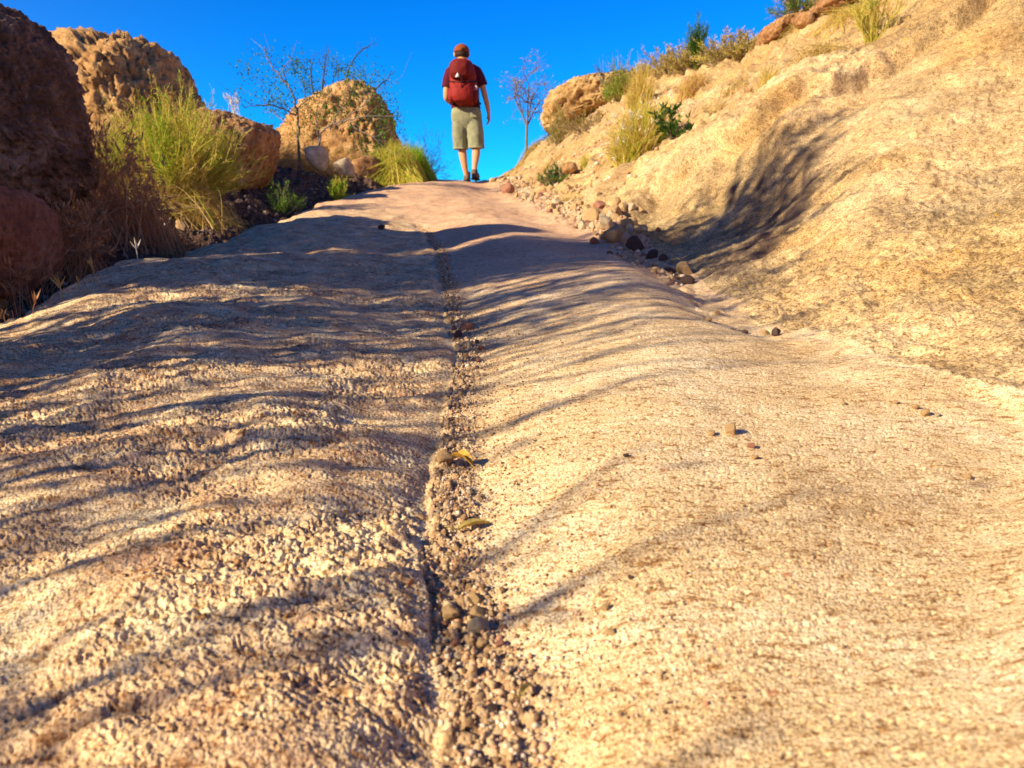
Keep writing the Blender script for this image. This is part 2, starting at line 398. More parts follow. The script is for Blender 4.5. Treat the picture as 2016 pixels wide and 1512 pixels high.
def height(x, y):
    """the large forms of the ground"""
    x = np.asarray(x, float); y = np.asarray(y, float)
    xe, xc, xk = curves(x, y)
    yc = np.clip(y, 0.22, 13.0)
    u = np.clip(x / yc, -1.0, 1.15)
    z = tps_fast(u, np.log(yc)) * yc + SL * (np.minimum(y, 0.22) - 0.22)
    z = z + 0.45 * np.clip(np.abs(x) - np.where(x > 0, 1.15, 1e9) * yc, 0, 3)
    z = z - 0.25 * np.clip(y - 13.0, 0, 8)
    # crack with its gravel bed
    dk = x - xk; kw = sstep(4.0, 2.6, y)
    bed = np.where(dk < 0, np.exp(-(dk / 0.016) ** 2), np.where(dk < 0.012 + 0.016 * sstep(.8, .4, y), 1.0, np.exp(-((dk - 0.012 - 0.016 * sstep(.8, .4, y)) / 0.05) ** 2)))
    z = z - kw * 0.0065 * bed + kw * 0.003 * np.exp(-((dk + 0.09) / 0.07) ** 2)
    dc = x - xc; cw = sstep(0.8, 1.6, y) * 0.022 + 0.001
    z = z - cw * np.exp(-(dc / np.where(dc < 0, 0.05, 0.09)) ** 2)
    z = z + 0.055 * np.exp(-((x - .375) / .085) ** 2 - ((y - 2.65) / .33) ** 2) + .03 * np.exp(-(dc / .12) ** 2) * sstep(2.6, 3.2, y)
    # left edge of the slab, ditch and bank
    zl = pl(np.clip(y, -5, 12)) - 0.15 - 0.2 * np.clip(y - 11, 0, 8) + 0.20 * sstep(-1.05, -1.6, x) + 0.14 * np.clip(-x - 1.6, 0, 3) \
        + 0.05 * fbm(x * 2.2, y * 2.2, o=3, seed=21) + 0.05 * sstep(3.5, 6, y)
    k = sstep(0.0, -0.10, x - xe)
    z = z + (-0.03 * np.exp(-np.clip(x - xe, 0, 9) / 0.07))
    z = z * (1 - k) + zl * k
    return z
def H(x, y): return float(height(np.array([x]), np.array([y]))[0])

_LP = np.array([(0.62, 3.35), (0.92, 2.86), (1.12, 2.92), (1.36, 3.0), (1.75, 3.05), (2.1, 2.9), (2.8, 2.7)])
def ledge(x, y):
    return (y + .45 * (x - 1.2)) - (np.interp(x, _LP[:, 0], _LP[:, 1]) + .45 * (np.clip(x, 0.3, 3) - 1.2) + .10 * fbm(x * 3, y * 3, o=3, seed=93))
def z_terr(x, y):
    f = (fbm(x * 1.1 + y * .35, y * .55, o=4, seed=91, g=.55)) * 3.0
    k = np.floor(f); r = f - k
    return (k + sstep(0.35, 0.65, r)) - f
def micro(x, y, dist):
    """finer relief (metres), faded where the mesh is too coarse to carry it"""
    xe, xc, xk = curves(x, y)
    dk = x - xk; dc = x - xc
    left = sstep(0.0, -0.02, dk) * sstep(4.5, 2.5, y)
    soil = sstep(0.02, -0.08, x - xe)
    hill = sstep(0.02, 0.12, dc) * sstep(.55, 1.1, y) 
    kw = sstep(4.0, 2.6, y)
    bed = kw * np.where(dk < 0, sstep(-0.006, 0, dk), 1 - sstep(0.012 + 0.018 * sstep(.8, .4, y), 0.042 + 0.018 * sstep(.8, .4, y) + 0.022 * vnoise(x * 30, y * 30, seed=8), dk))
    chan = np.exp(-(dc / (0.045 + 0.02 * vnoise(x * 9, y * 9, seed=9) + 0.035 * sstep(2.2, 3.5, y))) ** 2) * sstep(1.1, 1.9, y)
    f1k = sstep(2.5, 0.9, dist); f2k = sstep(5.0, 2.0, dist); f3k = sstep(12, 5, dist)
    xr = x * 0.87 + y * 0.5; yr = -x * 0.5 + y * 0.87
    rs = sstep(-.02, .08, dk) * sstep(.05, -.05, dc) * sstep(3.5, 2.5, y)
    d = (0.010 - 0.0080 * rs) * fbm(x * 5, y * 5, o=3, seed=31) * f3k + (0.0035 - .0022 * rs) * fbm(xr * 14, yr * 26, o=2, seed=32) * f2k
    # left slab: scalloped and pitted
    wx = x + 0.003 * vnoise(x * 110, y * 110, seed=33); wy = y + 0.003 * vnoise(x * 80, y * 80, seed=34)
    a1, a2, ar = worley(wx * 190, wy * 250, 41)
    pit = np.clip(0.55 - a1, 0, 1) / 0.55 * (ar > 0.3 + .35 * vnoise(x * 9, y * 14, seed=46))
    b1, b2, br = worley(wx * 300, wy * 360, 43)
    lf = 0.0030 * fbm(wx * 22, wy * 60, o=5, seed=35, g=.58) * (1 + .5 * vnoise(x * 6, y * 9, seed=44)) - 0.0026 * pit ** 1.1 * f2k * (1 - .15 * sstep(.7, .35, y)) - 0.0016 * np.clip(.6 - b1, 0, 1) * 1.6 * (br > .3) * f1k
    lf = lf * (0.35 + 0.85 * sstep(-.5, .35, fbm(x * 4.5, y * 6.5, o=3, seed=48)))
    d = d + left * lf * (0.35 + 0.65 * sstep(3.2, 1.4, dist))
    # fine grain everywhere on bare rock
    g = vnoise(x * 650, y * 650, seed=51) + 0.5 * vnoise(x * 320, y * 420, seed=52)
    c1, c2, cr = worley(xr * 130, yr * 200, 45)
    sp = -np.clip(0.42 - c1, 0, 1) * (cr > 0.72) * 0.0105
    d = d + (0.00045 * g + sp * 0.35 * (1 - left)) * f1k * (1 - soil)
    # hill: scaly weathered skin
    d = d + hill * (0.007 * fbm(xr * 9, yr * 9, o=4, seed=36, g=0.6) * sstep(12, 4, dist) + 0.003 * fbm(xr * 45, yr * 60, o=2, seed=37) * f2k)
    tq = z_terr(x, y)
    d = d + hill * 0.05 * tq * sstep(2.9, 3.8, y)
    ld = ledge(x, y); inl = sstep(.5, .8, x)
    d = d + hill * inl * (0.07 * sstep(-.015, .015, ld) * sstep(.9, .1, ld) - .02 * np.exp(-((ld + .03) / .03) ** 2) + 0.012 * fbm(xr * 16, yr * 16, o=4, seed=94, g=.6) * sstep(0, .1, ld))
    d = d + hill * 0.03 * (np.abs(fbm(x * 2.6, y * 2.6, z=None, o=4, seed=95)) - .4) * sstep(2.2, 3.2, y)
    cn = vnoise(x * 3.1 + .4 * vnoise(x * 11, y * 11, seed=98), y * 3.1 + .4 * vnoise(x * 11, y * 11, seed=99), seed=97)
    bare = (1 - soil) * sstep(.15, .6, vnoise(x * 1.7, y * 1.7, seed=60) + .35)
    d = d - 0.004 * hill * bare * np.exp(-(cn / 0.022) ** 2) * f3k
    d = d + hill * 0.006 * (0.5 - np.abs(fbm(xr * 7, yr * 13, o=4, seed=59, g=.6))) * f2k
    # gravel in the crack and channel
    e1, e2, er = worley(x * 210 + vnoise(x * 90, y * 90, seed=61), y * 210, 47); h1, h2, hr = worley(x * 105, y * 105, 49)
    gv = np.sqrt(np.clip(1 - (e1 * 1.5) ** 2, 0, 1)) * (0.0014 + 0.0022 * er) + np.where(hr > .6, np.sqrt(np.clip(1 - (h1 * 2.1) ** 2, 0, 1)), 0) * 0.0035
    d = d * (1 - bed * .8) + bed * gv * sstep(4, 2, dist)
    q1, q2, qr = worley(x * 30, y * 30, 53)
    rub = np.sqrt(np.clip(1 - (q1 * 1.4) ** 2, 0, 1)) * (0.006 + 0.022 * qr ** 2) + 0.01 * fbm(x * 12, y * 12, o=3, seed=38)
    d = d + chan * rub * 0.8 + soil * (rub * 1.1 + 0.03 * fbm(x * 4, y * 4, o=3, seed=39))
    return d, left, bed, chan, soil, hill

# fine patch: fan of rows and columns, dense near the viewer
NR, NC = 1250, 1500
tt = np.linspace(0, 1, NR)
ys = np.exp(np.interp(np.linspace(0, 1, NR), [0, .28, .62, .85, 1], np.log([0.23, 0.50, 1.6, 4.6, 13.0])))
us = np.sign(tt_ := np.linspace(-1, 1, NC)) * (0.76 * np.minimum(np.abs(tt_) / .9, 1) + 0.94 * np.clip((np.abs(tt_) - .9) / .1, 0, 1) ** 1.5)
Yg, Ug = np.meshgrid(ys, us, indexing='ij'); Xg = Yg * Ug
Zg = height(Xg, Yg)
d, mleft, mbed, mchan, msoil, mhill = micro(Xg, Yg, np.hypot(Xg, Yg))
V = np.stack([Xg, Yg, Zg], -1)
tu = np.gradient(V, axis=1); tv = np.gradient(V, axis=0)
N = np.cross(tu, tv); N /= np.linalg.norm(N, axis=-1, keepdims=True) + 1e-12
N[N[..., 2] < 0] *= -1
V = V + N * d[..., None]
VG = V
# masks
pink = sstep(1.0, 2.4, Yg) * (1 - mleft * .35)
# stains and painted shade: dark streaks down the hollow of the bank
def stain_shade_mask(x, y, z):
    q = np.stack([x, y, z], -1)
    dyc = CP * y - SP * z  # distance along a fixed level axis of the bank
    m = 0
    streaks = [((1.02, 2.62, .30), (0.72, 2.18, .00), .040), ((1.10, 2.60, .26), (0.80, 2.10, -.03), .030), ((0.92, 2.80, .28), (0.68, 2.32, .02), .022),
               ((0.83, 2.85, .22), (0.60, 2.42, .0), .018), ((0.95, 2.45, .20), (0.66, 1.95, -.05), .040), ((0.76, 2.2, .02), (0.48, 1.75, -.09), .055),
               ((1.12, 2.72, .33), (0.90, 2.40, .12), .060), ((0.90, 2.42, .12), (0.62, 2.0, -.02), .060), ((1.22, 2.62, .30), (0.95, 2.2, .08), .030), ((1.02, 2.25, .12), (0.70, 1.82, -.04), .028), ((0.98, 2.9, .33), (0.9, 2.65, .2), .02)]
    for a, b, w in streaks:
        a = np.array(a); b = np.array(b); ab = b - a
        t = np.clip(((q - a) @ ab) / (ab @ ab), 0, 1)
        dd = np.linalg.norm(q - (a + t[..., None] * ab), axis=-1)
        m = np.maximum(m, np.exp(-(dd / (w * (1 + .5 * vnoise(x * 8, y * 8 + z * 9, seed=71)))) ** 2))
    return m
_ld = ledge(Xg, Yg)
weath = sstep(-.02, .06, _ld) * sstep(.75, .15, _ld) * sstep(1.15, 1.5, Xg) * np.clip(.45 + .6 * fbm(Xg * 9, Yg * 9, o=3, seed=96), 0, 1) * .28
stain_shade = stain_shade_mask(V[..., 0], V[..., 1], V[..., 2]) * mhill * np.clip(0.95 + 0.8 * vnoise((Xg * .8 - Yg * .6) * 34, (Xg * .6 + Yg * .8) * 5, seed=72), 0, 1)
rubble = np.clip(sstep(0.0, 0.5, fbm(Xg * 2.2, Yg * 2.2, o=4, seed=73) - 0.05 + 0.30 * sstep(4.5, 7, Yg)) * sstep(3.2, 4.2, Yg) * 0.85 + mchan, 0, 1)
_xc = curves(Xg, Yg)[1]
pale = np.clip(sstep(.05, .5, fbm(Xg * 1.3 + 2, Yg * 1.3, o=3, seed=74)) * .8 + sstep(.45, 0.02, Xg - _xc + .12 * fbm(Xg * 6, Yg * 6, o=3, seed=75)) * sstep(3, 1.6, Yg), 0, 1) * (1 - rubble)
hill_sel = (mhill > 0.5)
soil_sel = (msoil > 0.5)
idx = np.arange(NR * NC).reshape(NR, NC)
F4 = np.stack([idx[:-1, :-1], idx[:-1, 1:], idx[1:, 1:], idx[1:, :-1]], -1).reshape(-1, 4)
fh = hill_sel[:-1, :-1].ravel(); fs = soil_sel[:-1, :-1].ravel() & ~fh
def submesh(name, sel, mat, cols):
    f = F4[sel]; used = np.unique(f); mp = np.zeros(NR * NC, np.int64); mp[used] = np.arange(len(used))
    o = mesh_from(name, V.reshape(-1, 3)[used], mp[f], mat, cols=cols.reshape(-1, 3)[used])
    return tag(o, kind='structure')
stain_shade = np.maximum(stain_shade, weath * mhill)
for a_, w_ in ((P(1380, 285, 3.2), .22), (P(1700, 240, 2.45), .22), (P(1850, 215, 2.4), .25), (P(1300, 330, 3.5), .25), (P(1560, 200, 3.3), .15)):
    pale = np.maximum(pale, .95 * np.exp(-(np.hypot(Xg - a_[0], (Yg - a_[1]) * .8) / w_) ** 2) * (1 - stain_shade))
submesh('path', ~fh & ~fs, M['slab'], np.stack([mleft, np.clip(mbed + mchan * .6, 0, 1), pink], -1))
submesh('hill', fh, M['hill'], np.stack([stain_shade, rubble, pale], -1))
submesh('ground', fs, M['soil'], np.stack([stain_shade, rubble, pale], -1))
print('ground done')

def ground_z(x, y):
    """height of the finished ground at a spot"""
    x = np.atleast_1d(np.asarray(x, float)); y = np.atleast_1d(np.asarray(y, float))
    dd = micro(x, y, np.hypot(x, y))[0]
    return height(x, y) + dd

# coarse ground all round
gx = np.unique(np.concatenate([np.linspace(-6, 6, 90), np.linspace(-60, 60, 61), [-400, -200, -100, 100, 200, 400]]))
gy = np.unique(np.concatenate([np.linspace(-6, 14, 130), np.linspace(-60, 70, 61), [-400, -200, -100, 100, 200, 400]]))
GX, GY = np.meshgrid(gx, gy)
GZ = height(np.clip(GX, -4.5, 6), np.clip(GY, -6, 16)) - 0.02 - 0.03 * ((GY > .1) & (np.abs(GX) < 1.75 * GY))
dist_out = np.hypot(np.clip(np.abs(GX) - 5, 0, 999), np.clip(np.abs(GY - 4) - 11, 0, 999))
GZ = GZ - np.clip(dist_out, 0, 40) * 0.22 + 0.8 * fbm(GX * .05, GY * .05, o=3, seed=82) * np.clip(dist_out / 20, 0, 1)
gi = np.arange(GX.size).reshape(GX.shape)
GF = np.stack([gi[:-1, :-1], gi[:-1, 1:], gi[1:, 1:], gi[1:, :-1]], -1)
cxm = (GX[:-1, :-1] + GX[1:, 1:]) / 2; cym = (GY[:-1, :-1] + GY[1:, 1:]) / 2
inside = (cym > 0.45) & (cym < 12.5) & (np.abs(cxm) < 1.3 * cym - 0.12)
GF = GF[~inside].reshape(-1, 4)
tag(mesh_from('terrain', np.stack([GX, GY, GZ], -1), GF, M['hill'], cols=np.tile([[0, .6, .2]], (GX.size, 1))), kind='structure')

# ------------------------------------------------------------------ boulders
_ico = {}
def ico(n):
    if n not in _ico:
        bm = bmesh.new(); bmesh.ops.create_icosphere(bm, subdivisions=n, radius=1)
        v = np.array([q.co[:] for q in bm.verts]); f = np.array([[w.index for w in p.verts] for p in bm.faces]); bm.free()
        _ico[n] = (v / np.linalg.norm(v, axis=1, keepdims=True), f)
    return _ico[n]
def crag(p, ext, seed, cuts=10, amp=0.08, fs=1.0, cutd=0.78):
    """p centred points; planar breaks, cracks and crumbly relief"""
    rg = np.random.default_rng(seed)
    for i in range(cuts):
        n = rg.normal(size=3); n /= np.linalg.norm(n)
        s = p @ n; lim = s.max() * rg.uniform(cutd, 1.0)
        over = np.clip(s - lim, 0, None); p = p - 0.93 * over[:, None] * n
    c = p / ext * fs
    nrm = p / (np.linalg.norm(p, axis=1, keepdims=True) + 1e-9)
    big = fbm(c[:, 0] * 1.6, c[:, 1] * 1.6, c[:, 2] * 1.6, o=3, seed=seed)
    rid = 1 - np.abs(fbm(c[:, 0] * 2.6 + 5, c[:, 1] * 2.6, c[:, 2] * 2.6, o=3, seed=seed + 3))
    fine = fbm(c[:, 0] * 9, c[:, 1] * 9, c[:, 2] * 9, o=4, seed=seed + 7, g=.62)
    crack = -np.exp(-(vnoise(c[:, 0] * 2.1, c[:, 1] * 2.1, c[:, 2] * 2.1 + 9, seed + 11) / 0.05) ** 2)
    return p + nrm * ext * amp * (0.9 * big - 0.9 * rid ** 3 + 0.42 * fine + 0.9 * crack)[:, None]
def project(p):
    dd = p[:, 1] * CP - p[:, 2] * SP; up = p[:, 1] * SP + p[:, 2] * CP
    return 1008 + F * p[:, 0] / dd, 756 - F * up / dd
def boulder(name, label, outline, Y, depth, mat, seed, kx=0.0, kz=0.0, amp=0.07, fs=1.0, e=0.75, cuts=8, sub=6, cat='boulder', group=None):
    """solid rock: the outline at its own distance gives width and height, depth its thickness"""
    tgt = np.array(outline, float); out = tgt.copy()
    for it in range(4):
        last = it == 3
        pts = np.array([P(a, b, Y) for a, b in out])
        cx, cz = (pts[:, 0].min() + pts[:, 0].max()) / 2, (pts[:, 2].min() + pts[:, 2].max()) / 2
        pts = np.array([P(a, b, Y + kx * (q[0] - cx) + kz * (q[2] - cz)) for (a, b), q in zip(out, pts)])
        q = np.concatenate([pts, pts[:1]]); dense = np.concatenate([q[i] + (q[i + 1] - q[i]) * np.linspace(0, 1, 40, endpoint=False)[:, None] for i in range(len(pts))])
        a = np.arctan2(dense[:, 2] - cz, dense[:, 0] - cx); r = np.hypot(dense[:, 2] - cz, dense[:, 0] - cx)
        o_ = np.argsort(a); a = a[o_]; r = r[o_]
        a = np.concatenate([a - 2 * np.pi, a, a + 2 * np.pi]); r = np.tile(r, 3)
        v, f = ico(sub if last else 4)
        th = np.arctan2(v[:, 2], v[:, 0]); rho = np.hypot(v[:, 0], v[:, 2])
        rad = np.interp(th, a, r); rr = rho ** e
        x = rad * np.cos(th) * rr; z = rad * np.sin(th) * rr
        y = depth * np.sign(v[:, 1]) * np.abs(v[:, 1]) ** e
        ext = (np.ptp(x) + np.ptp(z)) / 4
        p = crag(np.stack([x, y, z], 1), ext, seed, cuts, amp, fs, 0.86)
        p[:, 1] += kx * p[:, 0] + kz * p[:, 2]
        if not last:
            X_, Y_ = project(p + [cx, Y, cz])
            for k, pr in ((0, X_), (1, Y_)):
                lo, hi, tl, th_ = pr.min(), pr.max(), tgt[:, k].min(), tgt[:, k].max()
                out[:, k] = tl + (out[:, k] - lo) * (th_ - tl) / (hi - lo)
    zb = p[:, 2].min()
    o = mesh_from(name, p + np.array([0, 0, -zb]), f, mat)
    o.location = (cx, Y, cz + zb)
    return tag(o, label, cat, group)

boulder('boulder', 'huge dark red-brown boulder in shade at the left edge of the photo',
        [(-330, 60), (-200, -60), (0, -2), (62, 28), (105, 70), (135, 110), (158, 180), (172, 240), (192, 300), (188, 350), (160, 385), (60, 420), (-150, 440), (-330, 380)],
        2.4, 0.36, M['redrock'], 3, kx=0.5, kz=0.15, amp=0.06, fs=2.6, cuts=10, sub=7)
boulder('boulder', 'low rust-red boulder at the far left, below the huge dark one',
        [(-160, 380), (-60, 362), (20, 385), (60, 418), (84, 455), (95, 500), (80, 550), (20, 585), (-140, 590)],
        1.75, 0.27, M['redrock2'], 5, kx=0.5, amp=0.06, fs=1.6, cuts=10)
boulder('rock_outcrop', 'tan craggy outcrop with a pointed tip, behind the big yellow-green bush',
        [(60, 90), (112, 68), (135, 64), (155, 58), (180, 68), (205, 80), (230, 98), (240, 97), (272, 96), (277, 79), (296, 88), (320, 96), (340, 118), (355, 142), (372, 170), (392, 200),
         (430, 300), (420, 420), (250, 440), (100, 430), (60, 300)],
        5.3, 0.75, M['tanrock'], 8, kx=-0.35, kz=0.25, amp=0.07, fs=2.2, cuts=12, cat='rock outcrop')
boulder('boulder', 'rust-brown angular boulder to the right of the big yellow-green bush',
        [(330, 300), (395, 212), (425, 220), (462, 222), (500, 235), (535, 243), (552, 262), (550, 285), (540, 320), (522, 355), (480, 385), (400, 400), (340, 380)],
        4.6, 0.36, M['rusttan'], 12, kx=0.1, kz=0.3, amp=0.07, fs=1.6, cuts=12)
boulder('boulder', 'tall knobbly tan boulder rising behind the thorny shrub, left of the walker',
        [(545, 260), (570, 225), (600, 192), (640, 172), (670, 160), (712, 154), (735, 165), (760, 188), (772, 215), (773, 250), (782, 290), (790, 340), (740, 390), (620, 390), (555, 350)],
        9.0, 0.85, M['tanrock'], 17, kx=-0.15, kz=0.3, amp=0.085, fs=2.6, cuts=14)
boulder('rock', 'pale tilted block lying below the tall knobbly boulder',
        [(598, 292), (612, 287), (632, 288), (646, 300), (650, 318), (640, 338), (618, 330), (602, 312)], 6.2, 0.08, M['palerock'], 21, kx=.5, amp=0.03, cuts=8, sub=4, cat='rock')
boulder('rock', 'small pale rock between the pale block and the golden mound of grass',
        [(655, 322), (668, 312), (684, 310), (696, 325), (700, 350), (668, 352), (655, 342)], 6.8, 0.08, M['palerock'], 22, kx=.4, amp=0.04, cuts=8, sub=4, cat='rock')
boulder('rock', 'rusty rock tucked behind the small pale rock',
        [(692, 318), (715, 305), (740, 310), (752, 335), (745, 365), (700, 368), (688, 345)], 7.6, 0.15, M['rusttan'], 23, kx=.4, amp=0.06, cuts=8, sub=4, cat='rock')
boulder('boulder', 'ochre overhanging boulder on the skyline, right of the bare little tree',
        [(1066, 215), (1072, 190), (1095, 170), (1120, 158), (1150, 150), (1180, 148), (1215, 140), (1250, 145), (1260, 200), (1230, 240), (1180, 235), (1120, 245), (1085, 262), (1068, 245)],
        9.0, 0.75, M['ocherock'], 27, kx=0.1, amp=0.08, fs=2.0, cuts=10)
boulder('boulder', 'long reddish boulder on the skyline of the right slope',
        [(1488, 70), (1500, 45), (1530, 30), (1560, 24), (1600, 30), (1625, 45), (1600, 62), (1565, 72), (1545, 84), (1520, 92), (1495, 98)],
        5.2, 0.28, M['rusttan'], 31, kx=.3, amp=0.10, fs=1.8, cuts=14)
boulder('rock', 'rounded rusty rock perched on the right end of the long reddish boulder',
        [(1560, 40), (1572, 24), (1592, 22), (1604, 38), (1600, 54), (1580, 62), (1562, 54)], 4.85, 0.09, M['rusttan'], 32, amp=0.03, cuts=4, sub=4, cat='rock')
boulder('boulder', 'reddish boulder cut by the top edge of the photo',
        [(1590, 30), (1610, -10), (1650, -30), (1700, -35), (1720, 0), (1690, 30), (1650, 45), (1610, 50)],
        4.9, 0.3, M['rusttan'], 33, kx=.3, amp=0.10, fs=1.8, cuts=14)
boulder('rock', 'rust-coloured rock sitting above the rubble, right of the dark leafy plant',
        [(1105, 328), (1118, 318), (1132, 320), (1138, 332), (1128, 342), (1108, 342)], 5.2, 0.07, M['rusttan'], 34, amp=0.04, cuts=6, sub=4, cat='rock')
# out-of-frame boulder whose shadow crosses the path
def free_boulder(name, label, c, ext, mat, seed, cat='boulder', sub=6):
    v, f = ico(sub); ext = np.array(ext)
    p = crag(v * ext, ext.mean(), seed, 8, 0.06, 1.3, .8)
    o = mesh_from(name, p, f, mat); o.location = c
    return tag(o, label, cat)
free_boulder('boulder', 'rounded red-brown boulder standing just outside the photo, left of the huge dark boulder', (-2.05, 1.68, 0.35), (0.55, 0.36, 0.92), M['redrock'], 41)

# ------------------------------------------------------------------ plants
def strips(paths, widths, rg):
    """ribbons along paths (n,k,3) with widths (n,k)"""
    paths = np.asarray(paths, float); n, k, _ = paths.shape
    t = paths[:, -1] - paths[:, 0]; t /= np.linalg.norm(t, axis=1, keepdims=True) + 1e-9
    s = np.cross(t, rg.normal(size=(n, 3))); s /= np.linalg.norm(s, axis=1, keepdims=True) + 1e-9
    w = np.broadcast_to(widths, (n, k))[..., None] * 0.5
    V = np.stack([paths - s[:, None] * w, paths + s[:, None] * w], 2)   # n,k,2,3
    b = np.arange(n)[:, None] * (2 * k) + np.arange(k - 1)[None] * 2
    Fq = np.stack([b, b + 1, b + 3, b + 2], -1).reshape(-1, 4)
    return V.reshape(-1, 3), Fq
def tubes(paths, radii, sides=5):
    Vs, Fs, off = [], [], 0
    for p, r in zip(paths, radii):
        p = np.asarray(p, float); k = len(p); r = np.broadcast_to(r, (k,))
        t = np.gradient(p, axis=0); t /= np.linalg.norm(t, axis=1, keepdims=True) + 1e-9
        a = np.array([0.3, 0.9, 0.2]); s = np.cross(t, a); s /= np.linalg.norm(s, axis=1, keepdims=True) + 1e-9
        q = np.cross(t, s)
        an = np.arange(sides) * 2 * np.pi / sides
        V = p[:, None] + r[:, None, None] * (np.cos(an)[None, :, None] * s[:, None] + np.sin(an)[None, :, None] * q[:, None])
        i = np.arange(k - 1)[:, None] * sides; j = np.arange(sides)[None]; j2 = (j + 1) % sides
        Fs.append((np.stack([i + j, i + j2, i + sides + j2, i + sides + j], -1).reshape(-1, 4)) + off)
        Vs.append(V.reshape(-1, 3)); off += k * sides
    return np.concatenate(Vs), np.concatenate(Fs)
def cat_mesh(*vf):
    V, F_, o = [], [], 0
    for v, f in vf:
        V.append(v); F_.append(f + o); o += len(v)
    return np.concatenate(V), np.concatenate(F_)
def bend(base, tip, sag, k, rg):
    """curved paths from base (n,3) to tip (n,3)"""
    t = np.linspace(0, 1, k)[None, :, None]
    p = base[:, None] * (1 - t) + tip[:, None] * t
    up = np.zeros_like(base); up[:, 2] = 1
    h = (4 * t * (1 - t))
    side = rg.normal(size=base.shape) * 0.35
    return p + h * (up + side)[:, None] * np.asarray(sag).reshape(-1, 1, 1)
def dome(n, w, h, rg, low=0.15, dep=None):
    """points in a dome-shaped crown"""
    a = rg.uniform(0, 2 * np.pi, n); el = np.arcsin(rg.uniform(low, 1, n)); r = rg.uniform(0.55, 1.0, n) ** 0.6
    lump = np.clip(0.95 + 0.16 * np.sin(a * 3 + 1) * np.cos(el * 4) + 0.09 * rg.normal(size=n), .6, 1.15)
    return np.stack([np.cos(a) * np.cos(el) * w / 2 * r * lump, np.sin(a) * np.cos(el) * (dep or w) / 2 * r * lump, np.sin(el) * h * r * lump], 1)
def grass_tuft(name, label, cat, base, w, h, n, mat, seed, width=0.0035, sag=0.12, basew=0.25, heads=None, group=None, low=.35, dep=None, k=5):
    rg = np.random.default_rng(seed); base = np.array(base, float)
    root = empty(name, base, label, cat, group); root['kind'] = 'thing'
    tip = dome(n, w, h, rg, low, dep)
    b = np.stack([np.clip(rg.normal(size=n), -1.6, 1.6) * w * basew * .4, np.clip(rg.normal(size=n), -1.6, 1.6) * (dep or w) * basew * .4, np.full(n, -0.02)], 1)
    gb = height(np.array([base[0]]), np.array([base[1]]))[0]
    if abs(gb - base[2]) < .12:
        b[:, 2] += height(base[0] + b[:, 0], base[1] + b[:, 1]) - gb
        tip[:, 2] += (height(base[0] + tip[:, 0], base[1] + tip[:, 1]) - gb) * (1 - .8 * min(1, low * 2))
    p = bend(b, tip, rg.uniform(.3, 1, n) * h * sag, k, rg)
    wd = width * np.linspace(1, 0.25, k)[None] * rg.uniform(.6, 1.3, n)[:, None]
    mats = mat if isinstance(mat, (list, tuple)) else [mat]
    grp = rg.integers(0, len(mats), n)
    for i, m in enumerate(mats):
        o = mesh_from('blades', *strips(p[grp == i], wd[grp == i], rg), m, root)
    if heads:
        hm, hn, hs_ = heads
        sel = rg.choice(n, hn, replace=False); tips = p[sel, -1]; dirs = p[sel, -1] - p[sel, -2]; dirs /= np.linalg.norm(dirs, axis=1, keepdims=True)
        m_ = 7
        st = np.repeat(tips, m_, 0) + rg.normal(size=(hn * m_, 3)) * hs_ * .12 - np.repeat(dirs, m_, 0) * hs_ * rg.uniform(0, .8, (hn * m_, 1))
        en = st + (np.repeat(dirs, m_, 0) + rg.normal(size=(hn * m_, 3)) * .3) * hs_ * .6
        mesh_from('seed_heads', *strips(np.stack([st, (st + en) / 2, en], 1), np.array([[.15, 1, .1]]) * hs_ * .16, rg), hm, root)
    return root
